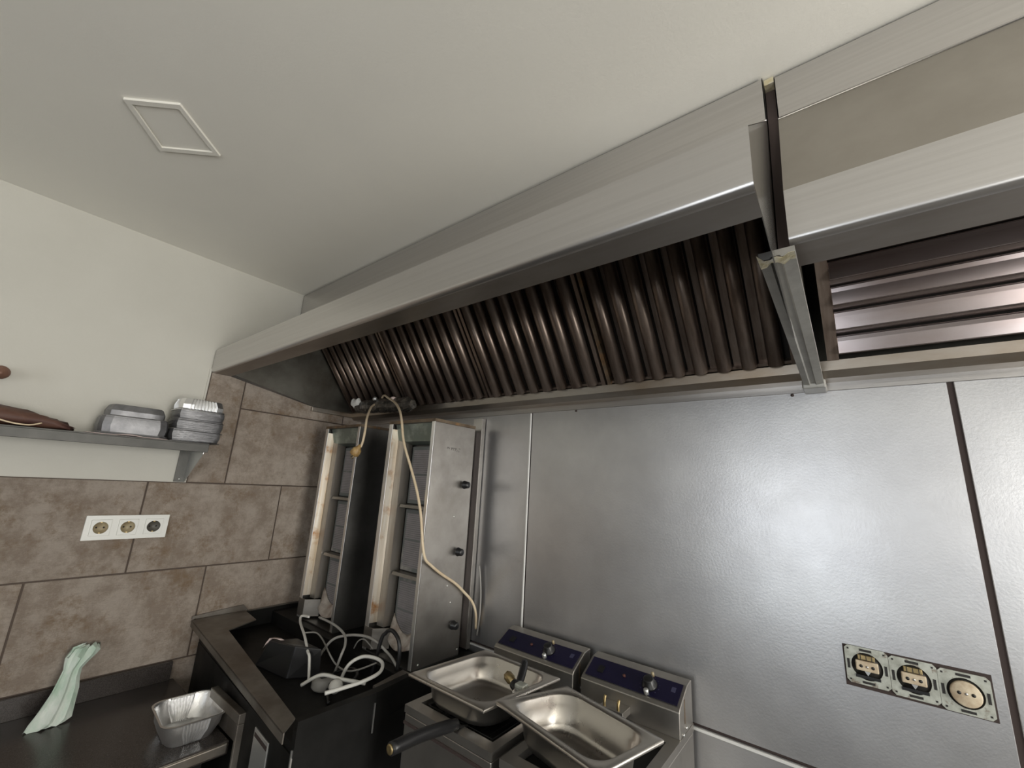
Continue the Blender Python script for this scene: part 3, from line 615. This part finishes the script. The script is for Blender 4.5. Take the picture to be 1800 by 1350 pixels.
# ---- uncovered triple socket in the steel cladding
so = thing('bare_socket', 'uncovered triple socket with bare zinc mounting plates in the steel wall', 'socket', (2.08, -0.002, -0.36))
MB().box(1.971, 2.189, -0.0018, 0.0, -0.3690, -0.2915).build('cutout_edge', 'gap', so)
for i, (x, yel) in enumerate(((2.009, 0), (2.080, 0), (2.1508, 1))):
    zc2 = -0.3255-0.0055*i*0.5-0.0008
    hs = 0.0352; n = 36; R = 0.0255
    sq = []; ci = []
    for k in range(n):
        a = 2*math.pi*k/n; mx = max(abs(math.cos(a)), abs(math.sin(a)))
        sq.append((x+hs*math.cos(a)/mx, zc2+hs*math.sin(a)/mx)); ci.append((x+R*math.cos(a), zc2+R*math.sin(a)))
    m = MB().rings([[(p[0], -0.0018, p[1]) for p in sq], [(p[0], -0.0045, p[1]) for p in sq], [(p[0], -0.0045, p[1]) for p in ci], [(p[0], -0.0018, p[1]) for p in ci]], False, False, False)
    pl = m.build('mounting_plate', 'zinc', so)
    for dx, dz, w, h2 in ((0, 0.030, 0.010, 0.0022), (0, -0.030, 0.010, 0.0022), (-0.030, 0, 0.0022, 0.009), (0.030, 0, 0.0022, 0.009), (-0.029, 0.029, 0.0016, 0.0016), (0.029, 0.029, 0.0016, 0.0016), (-0.029, -0.029, 0.0016, 0.0016), (0.029, -0.029, 0.0016, 0.0016)):
        MB().box(x+dx-w, x+dx+w, -0.0049, -0.0044, zc2+dz-h2, zc2+dz+h2).build('slot', 'glass', pl)
    MB().lathe((x, -0.0015, zc2), (0, -1, 0), [(R*0.99, 0), (R*0.99, 0.001)], 30).build('well', 'glass', so)
    if yel:
        c = MB().lathe((x, -0.0025, zc2), (0, -1, 0), [(0.0215, 0), (0.0215, 0.007), (0.020, 0.008)], 28).build('insert', 'yplast', so)
    else:
        c = MB().box(x-0.0185, x+0.0185, -0.0095, -0.0025, zc2-0.008, zc2+0.011).build('insert', 'yplast', so, bevel=0.002)
        MB().box(x-0.014, x+0.014, -0.0085, -0.0025, zc2+0.0125, zc2+0.0215).build('terminal_block', 'brass', so, bevel=0.001)
        for sx in (-1, 0, 1): MB().box(x+sx*0.009-0.0006, x+sx*0.009+0.0006, -0.0095, -0.0084, zc2+0.0125, zc2+0.0215).build('slot', 'glass', so)
        MB().prism([(x-0.005, zc2-0.008), (x+0.005, zc2-0.008), (x, zc2-0.016)], -0.008, -0.0025, 'y').build('earth_clip', 'screw', so)
        MB().box(x-0.020, x+0.020, -0.006, -0.0025, zc2-0.0225, zc2-0.017).build('lower_bar', 'black', so)
    for dx in (-0.0095, 0.0095): MB().lathe((x+dx, -0.0095 if not yel else -0.0105, zc2+0.001), (0, -1, 0), [(0.003, 0), (0.003, 0.0004)], 12).build('pin_hole', 'glass', c)
    MB().lathe((x, -0.0095 if not yel else -0.0105, zc2+0.001), (0, -1, 0), [(0.0022, 0), (0.0022, 0.0006)], 12).build('screw', 'screw', c)

# ================================================================== shelf with foil trays
sh = thing('wall_shelf', 'grey steel wall shelf on the painted wall holding foil trays', 'shelf', (0.08, -1.5, 0.055))
m = MB(); m.box(0.0, 0.160, -2.6, -0.712, 0.084, 0.0885).box(0.156, 0.160, -2.6, -0.712, 0.056, 0.0845); m.build('board', 'shelf', sh, bevel=0.001, seg=1)
for y in (-0.728, -2.4):
    MB().box(0.0, 0.003, y-0.028, y+0.006, -0.056, 0.084).build('bracket_plate', 'shelf', sh)
    MB().prism([(0.0, -0.056), (0.003, -0.056), (0.152, 0.050), (0.152, 0.084), (0.0, 0.084)], y+0.004, y+0.006, 'y').build('bracket', 'galv', sh)
    MB().lathe((0.003, y-0.012, -0.046), (1, 0, 0), [(0.004, 0), (0.003, 0.002)], 10).build('screw', 'screw', sh)
# wide stack, narrow ridged stack: every tray a thing of its own
TB = 'upside-down wide foil tray on the shelf, '
for z, hh, sx, sy, tp_, rb, lb in ((0.0905, 0.058, 0.130, 0.188, 0.005, 0, TB+'lowest of its stack, on pink paper'), (0.0945, 0.060, 0.129, 0.186, 0.006, 0, TB+'second of its stack, plain sides'), (0.1500, 0.042, 0.116, 0.166, 0.013, 2, TB+'topmost of its stack, with panelled sides')):
    o = MB().rings(foil_rings(0.086, -0.928, z, sx, sy, hh, tp_, flip=True, ribs=rb, corner=0.42, seg=2)).build('foil_tray', 'foild')
    crisp(o, 20); tag(o, lb, 'foil tray', 'wide foil trays on the shelf')
TN = 'upside-down foil tray in the narrow stack at the shelf end, '
for i, lb in enumerate(('lowest', 'second from below', 'third from below', 'topmost, with finely ribbed sides')):
    o = MB().rings(foil_rings(0.094+0.002*(i % 2), -0.752+random.uniform(-.003, .003), 0.0890+0.0375*i, 0.124-0.001*i, 0.162-0.004*i, 0.046, 0.003 if i < 3 else 0.012, flip=True, ribs=0 if i < 3 else 9, corner=0.36, seg=2)).build('foil_tray', 'foilridge' if i < 3 else 'foil')
    crisp(o, 24); tag(o, TN+lb, 'foil tray', 'narrow foil trays on the shelf')
m = MB(); vs = []; fs = []
for i in range(13):
    for j in range(4):
        y = -1.045+0.205*i/12; x = 0.02+0.146*j/3
        vs.append((x, y, 0.0888+0.0045*max(0, math.sin(i*0.8+j))*(1 if j == 3 else 0.3)))
for i in range(12):
    for j in range(3): fs.append((i*4+j, i*4+j+1, i*4+j+5, i*4+j+4))
o = m.add(vs, fs, True).build('paper_sheet', 'paper'); o.modifiers.new('s', 'SOLIDIFY').thickness = 0.0012
tag(o, 'pinkish paper sheet under the wide foil stack on the shelf', 'paper')
# brown flattened leathery bundle with a loose cord
b = thing('brown_pouch', 'dark brown worn pouch with a loose cord lying on the shelf', 'pouch', (0.09, -1.2, 0.089))
rings = []
for i in range(14):
    u = i/13; y = -1.36+0.285*u; hh = (0.030*(1-0.75*u**2))*(1.0 if u < .97 else .35)+0.003; w = 0.050*(1-0.35*u)
    zc3 = 0.0895+hh
    rings.append([(0.095+w*math.cos(2*math.pi*k/14)*(1+0.08*math.sin(3*k+i)), y+0.006*math.sin(k*2.1+i*1.7)*(1+u), max(0.0888, zc3+hh*math.sin(2*math.pi*k/14)*(1+0.12*math.sin(2*k+i)))) for k in range(14)])
MB().rings(rings).build('body', 'brown', b)
MB().tube([(0.150, -1.27, 0.125), (0.158, -1.24, 0.107), (0.160, -1.20, 0.0955), (0.158, -1.165, 0.094), (0.150, -1.142, 0.103)], 0.0022, 8).build('cord', 'cord', b)
# rounded brown end of something hanging at the picture edge
tag(MB().tube([(0.0, -1.255, 0.252), (0.025, -1.253, 0.250), (0.044, -1.250, 0.246), (0.056, -1.250, 0.243), (0.062, -1.250, 0.242)], [0.012, 0.016, 0.020, 0.016, 0.006], 16).build('wall_peg', 'wood'), 'rounded brown peg on the painted wall above the pouch, at the picture edge', 'peg')

# ================================================================== fryers and pans
# steel table below (only just out of the picture)
tb = thing('steel_table', 'plain steel table under the two fryers, mostly below the picture', 'table', (1.39, -0.25, ZF))
MB().box(1.03, 1.73, -0.53, -0.012, -0.790, -0.760).build('table_top', 'fryer', tb, bevel=0.003)
for x in (1.06, 1.70):
    for y in (-0.50, -0.045): MB().box(x-0.02, x+0.02, y-0.02, y+0.02, ZF, -0.790).build('leg', 'fryer', tb)
MB().box(1.06, 1.70, -0.49, -0.05, -1.40, -1.37).build('undershelf', 'fryer', tb)
def fryer(x0, x1, label, clip_x, kx):
    f = thing('deep_fryer', label, 'deep fryer', ((x0+x1)/2, -0.24, -0.76), 'table-top deep fryers')
    yf = -0.452
    # cabinet with rolled front edge and basin opening
    MB().box(x0, x1, yf, -0.02, -0.750, -0.5585).build('cabinet', 'fryer', f, bevel=0.002)
    for sx in (x0+0.03, x1-0.03):
        for sy in (yf+0.03, -0.05): MB().lathe((sx, sy, -0.760), (0, 0, 1), [(0.012, 0), (0.012, 0.011)], 12).build('foot', 'black', f)
    m = MB(); w = 0.022
    m.box(x0-0.001, x1+0.001, yf-0.002, yf+0.03, -0.556, -0.540).box(x0-0.001, x1+0.001, -0.150, -0.02, -0.556, -0.540).box(x0-0.001, x0+w, yf+0.03, -0.150, -0.556, -0.540).box(x1-w, x1+0.001, yf+0.03, -0.150, -0.556, -0.540)
    m.build('top_rim', 'fryer', f)
    MB().box(x0+w, x1-w, yf+0.03, -0.150, -0.5585, -0.557).build('basin', 'blackm', f)
    MB().box(x0, x1, yf-0.003, yf, -0.580, -0.574).build('front_seam', 'gap', f)
    # control head with sloping navy panel
    prof = [(-0.120, -0.541), (-0.120, -0.487), (-0.113, -0.480), (-0.054, -0.450), (-0.021, -0.446), (-0.021, -0.541)]
    hd = MB().prism(prof, x0, x1, 'x').build('control_head', 'fryer', f, bevel=0.0015, seg=1)
    a = Vector((0, -0.1125, -0.4795)); b = Vector((0, -0.0555, -0.4505)); d = (b-a).normalized(); nrm = Vector((0, -d.z, d.y)); nrm = nrm if nrm.z > 0 else -nrm
    def pp(x, s, n): q = a+(b-a)*s+nrm*n; return (x, q.y, q.z)
    def slab(x0_, x1_, s0, s1, n0, n1):
        return MB().add([pp(x, s, n) for n in (n0, n1) for s in (s0, s1) for x in (x0_, x1_)], [(0, 1, 3, 2), (4, 6, 7, 5), (0, 4, 5, 1), (1, 5, 7, 3), (3, 7, 6, 2), (2, 6, 4, 0)])
    slab(x0+0.008, x1-0.008, 0.04, 0.97, 0.0005, 0.0022).build('navy_panel', 'blue', hd)
    W = x1-x0
    # thermostat knob with skirt and a bright pointer
    c = pp(x0+W*kx, 0.50, 0.0022)
    kb = MB().lathe(c, nrm, [(0.019, 0), (0.018, 0.004), (0.013, 0.006), (0.0125, 0.018), (0.010, 0.020)], 22).build('thermostat_knob', 'black', hd)
    q = pp(x0+W*kx, 0.93, 0.006); MB().lathe(q, nrm, [(0.004, -0.003), (0.004, 0.006), (0.002, 0.008)], 12).build('upper_lamp', 'well', hd)
    q = pp(x0+W*kx, 0.12, 0.004); MB().lathe(q, nrm, [(0.0062, -0.003), (0.006, 0.008), (0.003, 0.010)], 14).build('lower_lamp', 'galv', hd)
    # power switch and indicator lamp
    slab(x0+W*0.14, x0+W*0.20, 0.30, 0.62, 0.0022, 0.005).build('power_switch', 'black', hd)
    q = pp(x0+W*0.42, 0.50, 0.002); MB().lathe(q, nrm, [(0.004, 0), (0.004, 0.004), (0.002, 0.005)], 12).build('indicator_lamp', 'red', hd)
    # faint printed dial marks
    m = MB()
    for k in range(10):
        an = math.radians(-130+260*k/9); cc = Vector((x0+W*kx+0.024*math.sin(an), 0, 0)); s = 0.5+0.024*math.cos(an)/(b-a).length
        m2 = slab(cc.x-0.001, cc.x+0.001, s-0.015, s+0.015, 0.0021, 0.0026); m.add(m2.v, m2.f)
    m2 = slab(x0+W*0.88, x0+W*0.92, 0.52, 0.74, 0.0021, 0.0026); m.add(m2.v, m2.f)
    m.build('printed_marks', 'icon', hd)
    # hinge slot and bolts on the side
    MB().box(x1, x1+0.0006, -0.085, -0.079, -0.520, -0.470).build('side_slot', 'rusty', hd)
    for sy, sz in ((-0.075, -0.530), (-0.098, -0.537)): MB().lathe((x1, sy, sz), (1, 0, 0), [(0.004, 0), (0.0035, 0.003)], 10).build('bolt', 'screw', hd)
    # two-pin hanger bracket
    if clip_x:
        hb = MB().box(clip_x, clip_x+0.062, -0.165, -0.120, -0.527, -0.511).build('basket_hanger', 'fryer', f, bevel=0.001, seg=1)
        for dx in (0.012, 0.048): MB().tube([(clip_x+dx, -0.158, -0.516), (clip_x+dx, -0.160, -0.502), (clip_x+dx, -0.154, -0.490)], 0.0035, 8).build('pin', 'brass', hb)
    else:
        for dx in (0.105, 0.135): MB().lathe((x0+dx, -0.120, -0.513), (0, -1, 0), [(0.003, 0), (0.0025, 0.003)], 10).build('bolt', 'screw', f)
    return f
fryer(1.098, 1.378, 'table-top fryer with navy control panel under the pan holding a tap', None, 0.64)
fryer(1.402, 1.658, 'table-top fryer with navy control panel nearest the bare wall socket', 1.478, 0.68)
# basket handle sticking out of the first fryer
bh = thing('fryer_basket', 'black-handled frying basket poking out from under the left steel pan', 'basket', (1.26, -0.5, -0.54))
MB().tube([(1.262, -0.622, -0.512), (1.262, -0.55, -0.516), (1.266, -0.475, -0.524), (1.268, -0.446, -0.528)], [0.012, 0.0125, 0.0125, 0.011], 14).build('handle', 'black', bh)
MB().lathe((1.262, -0.6222, -0.512), (0, -1, 0), [(0.009, 0), (0.009, 0.003), (0.005, 0.003)], 14).build('end_cap', 'brass', bh)
m = MB()
for k in range(9):
    x = 1.140+k*0.025
    if abs(x-1.24) < 0.2: m.tube([(x, -0.410, -0.5435), (x, -0.410, -0.5555), (x, -0.170, -0.5555), (x, -0.170, -0.5435)], 0.0012, 6, sub=1)
for z in (-0.5435, -0.5555):
    m.tube([(1.135, -0.41, z), (1.345, -0.41, z), (1.345, -0.17, z), (1.135, -0.17, z), (1.135, -0.41, z)], 0.0015, 6, sub=1)
m.tube([(1.268, -0.446, -0.530), (1.268, -0.435, -0.537), (1.268, -0.410, -0.5435)], 0.004, 8, sub=2)
m.build('wire_basket', 'blackm', bh)
# ---- gastronorm pans
def pan(corners, zr, depth, label, rim=0.020, bow=0.004, tilt=None):
    """corners: rim outline (front-left, front-right, back-right, back-left)"""
    C4 = [Vector((x, y, 0)) for x, y in corners]; cen = sum(C4, Vector())/4
    def ring(inset, rc, z, seg=7):
        pts = []
        for i in range(4):
            p = C4[i]; a = (C4[i-1]-p).normalized(); b = (C4[(i+1) % 4]-p).normalized()
            q = p+a*inset+b*inset
            e0 = q+a*rc; e1 = q+b*rc
            for k in range(seg+1):
                t = k/seg; pts.append((e0*(1-t)**2+q*2*t*(1-t)+e1*t*t)+Vector((0, 0, z)))
        return pts
    t = thing('steel_pan', label, 'steel pan', (cen.x, cen.y, zr-depth))
    i0 = rim
    m = MB().rings([ring(0.0, 0.002, zr-0.006), ring(-0.0005, 0.002, zr-0.001), ring(0.002, 0.003, zr+0.001), ring(i0-0.004, 0.046, zr+0.001), ring(i0, 0.052, zr-0.003), ring(i0+0.001, 0.054, zr-0.016), ring(i0+0.006, 0.054, zr-0.019),
        ring(i0+0.010, 0.056, zr-depth*0.75), ring(i0+0.016, 0.060, zr-depth*0.93), ring(i0+0.030, 0.060, zr-depth+0.0012), ring(i0+0.045, 0.052, zr-depth+0.0010)], False, True)
    m.rings([ring(0.0, 0.002, zr-0.004), ring(0.001, 0.003, zr-0.0005), ring(i0-0.004, 0.046, zr-0.001), ring(i0-0.001, 0.052, zr-0.004), ring(i0, 0.054, zr-0.017), ring(i0+0.005, 0.054, zr-0.020), ring(i0+0.009, 0.056, zr-depth*0.75), ring(i0+0.0145, 0.060, zr-depth*0.95), ring(i0+0.030, 0.060, zr-depth), ring(i0+0.045, 0.052, zr-depth)], False, True)
    o = m.build('pan_body', 'pan', t)
    md = o.modifiers.new('es', 'EDGE_SPLIT'); md.split_angle = math.radians(60)
    return t
pan([(1.094, -0.4505), (1.347, -0.449), (1.381, -0.190), (1.122, -0.188)], -0.475, 0.064, 'left rectangular steel pan with a gas tap lying in it, on the fryer')
pan([(1.354, -0.416), (1.636, -0.482), (1.683, -0.296), (1.428, -0.234)], -0.466, 0.072, 'right rectangular steel pan, empty, tilted across the fryers')
# ---- gas tap with black lever in the left pan
tp = thing('gas_tap', 'brass gas tap with black hose stub lying in the left steel pan', 'tap', (1.31, -0.27, -0.52))
MB().lathe((1.268, -0.268, -0.478), (0.85, -0.35, -0.15), [(0.009, 0), (0.012, 0.002), (0.012, 0.022), (0.010, 0.024), (0.010, 0.034)], 6).build('nut', 'brass', tp)
MB().tube([(1.300, -0.280, -0.486), (1.318, -0.287, -0.490), (1.334, -0.292, -0.494)], 0.012, 14).build('body', 'black', tp)
MB().box(1.322, 1.348, -0.308, -0.284, -0.498, -0.470).build('valve_block', 'zinc', tp, bevel=0.003)
MB().lathe((1.332, -0.305, -0.484), (-0.1, -0.8, -0.6), [(0.010, 0), (0.010, 0.012), (0.007, 0.016)], 12).build('end_nut', 'screw', tp)
MB().tube([(1.322, -0.288, -0.478), (1.312, -0.262, -0.462), (1.303, -0.243, -0.452), (1.297, -0.232, -0.450)], [0.009, 0.010, 0.010, 0.008], 12).build('lever', 'black', tp)

# ================================================================== clutter on the range
bx = thing('black_box', 'black plastic box with a torn label lying in the range tray', 'box', (0.52, -0.47, -0.62))
MB().add([(0.415, -0.525, -0.6215), (0.585, -0.500, -0.6215), (0.640, -0.420, -0.6215), (0.470, -0.430, -0.6215), (0.468, -0.515, -0.536), (0.590, -0.488, -0.530), (0.640, -0.425, -0.540), (0.500, -0.435, -0.540)],
    [(3, 2, 1, 0), (4, 5, 6, 7), (0, 1, 5, 4), (1, 2, 6, 5), (2, 3, 7, 6), (3, 0, 4, 7)]).build('case', 'black', bx, bevel=0.004)
o = MB().add([(0.462, -0.522, -0.545), (0.470, -0.516, -0.530), (0.500, -0.508, -0.526), (0.512, -0.500, -0.529), (0.455, -0.525, -0.560), (0.474, -0.500, -0.529), (0.505, -0.494, -0.5265), (0.516, -0.490, -0.530)],
    [(0, 1, 5, 4), (1, 2, 6, 5), (2, 3, 7, 6)], True).build('torn_label', 'paper', bx); o.modifiers.new('s', 'SOLIDIFY').thickness = 0.0008
cab = [
 ('thick white cable crossing the range tray from the black box', 'whitecord', 0.0050, [(0.699,-0.510,-0.600),(0.743,-0.478,-0.570),(0.808,-0.450,-0.570),(0.872,-0.414,-0.572)]),
 ('thick white cable bent in a wide loop at the range edge', 'whitecord', 0.0050, [(0.872,-0.538,-0.560),(0.882,-0.492,-0.558),(0.889,-0.434,-0.556),(0.885,-0.379,-0.550),(0.856,-0.351,-0.540),(0.818,-0.355,-0.535),(0.777,-0.372,-0.540),(0.759,-0.402,-0.560),(0.736,-0.408,-0.610)]),
 ('white cable hanging from the foot of the left kebab grill', 'whitecord', 0.0042, [(0.420,-0.363,-0.505),(0.379,-0.370,-0.510),(0.413,-0.389,-0.520),(0.538,-0.434,-0.525),(0.616,-0.459,-0.545),(0.640,-0.464,-0.555),(0.665,-0.469,-0.612)]),
 ('grey cable arching between the two kebab grills', 'greycord', 0.0040, [(0.463,-0.348,-0.500),(0.565,-0.350,-0.500),(0.646,-0.357,-0.510),(0.692,-0.378,-0.525),(0.708,-0.399,-0.550),(0.678,-0.395,-0.612)]),
 ('pale cable running up over the range deck to the right grill', 'greycord', 0.0042, [(0.560,-0.392,-0.605),(0.596,-0.371,-0.540),(0.635,-0.341,-0.520),(0.704,-0.319,-0.510),(0.774,-0.319,-0.510),(0.804,-0.305,-0.530),(0.826,-0.292,-0.550),(0.850,-0.288,-0.570)]),
 ('thin grey wire sagging through the middle of the cable tangle', 'greycord', 0.0026, [(0.450,-0.394,-0.545),(0.488,-0.368,-0.540),(0.537,-0.367,-0.550),(0.640,-0.397,-0.560),(0.683,-0.395,-0.580),(0.733,-0.389,-0.585),(0.763,-0.365,-0.580),(0.801,-0.330,-0.560)]),
 ('thin dark wire looped behind the white cables', 'greycord', 0.0022, [(0.628,-0.300,-0.570),(0.655,-0.305,-0.540),(0.682,-0.300,-0.530),(0.735,-0.300,-0.545)]),
 ('black rubber hose looped at the foot of the right kebab grill', 'black', 0.0060, [(0.780,-0.330,-0.610),(0.795,-0.318,-0.500),(0.805,-0.312,-0.480),(0.815,-0.308,-0.470),(0.834,-0.304,-0.470),(0.862,-0.302,-0.490),(0.872,-0.302,-0.530),(0.868,-0.302,-0.569)]),
 ('black cable coiled in the range tray', 'black', 0.0045, [(0.640,-0.43,-0.612),(0.700,-0.44,-0.590),(0.760,-0.45,-0.600),(0.800,-0.42,-0.590),(0.780,-0.38,-0.585),(0.720,-0.36,-0.590),(0.690,-0.40,-0.600),(0.740,-0.45,-0.610),(0.820,-0.49,-0.614)]),
]
for lb, mt_, r, pts in cab:
    tag(MB().tube(pts, r, 10, 6).build('cable', mt_), lb, 'cable', 'cables tangled on the range')
# plug lying among the cables, grey transformer
pg = thing('power_plug', 'whitish power plug lying in the range tray among the cables', 'plug', (0.815, -0.47, -0.6))
MB().lathe((0.800, -0.455, -0.585), (0.5, -0.7, 0.15), [(0.010, 0), (0.017, 0.004), (0.018, 0.022), (0.014, 0.030), (0.006, 0.036)], 14).build('plug_body', 'whitecord', pg)
for dz in (-0.006, 0.006): MB().tube([(0.800+dz*.8, -0.455+dz*.6, -0.585), (0.789+dz*.8, -0.440+dz*.6, -0.588)], 0.0024, 8).build('pin', 'brass', pg)
ad = thing('grey_adapter', 'rounded greyish cable adapter beside the white cables in the tray', 'adapter', (0.72, -0.44, -0.62))
MB().lathe((0.718, -0.452, -0.6215), (0, 0.1, 1), [(0.028, 0), (0.034, 0.006), (0.034, 0.026), (0.028, 0.034), (0.012, 0.036)], 20).build('case', 'greycord', ad)
MB().box(0.700, 0.735, -0.470, -0.436, -0.588, -0.5845).build('lid', 'shelf', ad, bevel=0.001, seg=1)

# ================================================================== taped power strip in the hood gutter and its cables
ps = thing('power_strip', 'black power strip wrapped in clear tape lying in the hood gutter', 'power strip', (0.30, -0.15, 0.31))
def psm(u, v, w):   # u along, v towards room, w up
    p = Vector((0.185, -0.155, 0.300))+Vector((0.44, -0.010, -0.020))*u
    return (p.x, p.y-v, p.z+w)
rings = []
for i in range(13):
    u = i/12; e = 1.0 if 0 < i < 12 else 0.6
    rings.append([psm(u, 0.030*e*math.cos(a)*(1+0.10*math.sin(2*i+k)), 0.026+0.031*e*math.sin(a)*(1+0.12*math.sin(3*i+2*k))) for k, a in enumerate([2*math.pi*q/14 for q in range(14)])])
MT['tapewrap'] = mat('taped_black_plastic', (0.035, 0.032, 0.028), 0.16, col2=(0.16, 0.14, 0.115), scale=28, thr=(0.5, 0.75), bump=0.7, bscale=60)
MB().rings(rings, smooth=False).build('wrapped_body', 'tapewrap', ps)
o = MB().rings([[psm(-0.01+0.16*i/5, 0.024+0.014*math.cos(a)*(1 if 0 < i < 5 else .5), 0.040+0.020*math.sin(a)*(1 if 0 < i < 5 else .55)+0.004*math.sin(2*i)) for a in [2*math.pi*q/10 for q in range(10)]] for i in range(6)], smooth=False)
o.build('tape_wad', 'whitep', ps)
MB().lathe(psm(0.42, 0.02, 0.048), (0, -0.2, 1), [(0.010, 0), (0.010, 0.010), (0.006, 0.016)], 10).build('switch', 'galv', ps)
MB().lathe(psm(0.72, 0.015, 0.046), (0, -0.2, 1), [(0.014, 0), (0.012, 0.010), (0.006, 0.014)], 10).build('tape_lump', 'paper', ps)
# short cord that hangs with the plug
c1 = thing('hanging_plug', 'yellowed power plug hanging on a short cream cord from the hood', 'plug', (0.55, -0.33, 0.06))
MB().tube([(0.378, -0.185, 0.320), (0.430, -0.235, 0.290), (0.515, -0.300, 0.232), (0.546, -0.320, 0.182), (0.549, -0.325, 0.137), (0.547, -0.330, 0.112)], 0.0046, 10, 6).build('cord', 'cord', c1)
pb = MB().lathe((0.546, -0.331, 0.120), (-0.32, -0.15, -0.55), [(0.0065, 0), (0.009, 0.012), (0.017, 0.020), (0.019, 0.034), (0.018, 0.044), (0.013, 0.046)], 18).build('plug_body', 'plug', c1)
tipc = Vector((0.546, -0.331, 0.120))+Vector((-0.32, -0.15, -0.55)).normalized()*0.046
for k in (-1, 1):
    q = tipc+Vector((0.55, -0.1, -0.30)).normalized()*0.008*k
    MB().tube([q, q+Vector((-0.32, -0.15, -0.55)).normalized()*0.014], 0.0024, 8).build('pin', 'brass', pb)
tag(MB().tube([(0.400, -0.165, 0.352), (0.430, -0.175, 0.358), (0.500, -0.200, 0.335), (0.600, -0.235, 0.300), (0.690, -0.275, 0.255), (0.742, -0.298, 0.205), (0.762, -0.300, 0.150), (0.785, -0.300, 0.104), (0.818, -0.296, 0.045), (0.858, -0.292, -0.030), (0.888, -0.290, -0.102), (0.905, -0.290, -0.163), (0.914, -0.288, -0.206), (0.918, -0.276, -0.245), (0.914, -0.245, -0.268), (0.912, -0.196, -0.299), (0.912, -0.125, -0.338), (0.913, -0.079, -0.372), (0.922, -0.042, -0.408), (0.924, -0.020, -0.450), (0.922, -0.012, -0.500)], 0.0046, 10, 6).build('cable', 'cord'),
    'long cream cable draped down the front of the right kebab grill', 'cable')
tag(MB().tube([(0.921, -0.016, -0.29), (0.930, -0.014, -0.34), (0.936, -0.013, -0.40), (0.936, -0.013, -0.46), (0.929, -0.012, -0.52)], 0.0030, 8, 6).build('cable', 'greycord'), 'thin grey cable hanging behind the rear post of the right grill', 'cable')
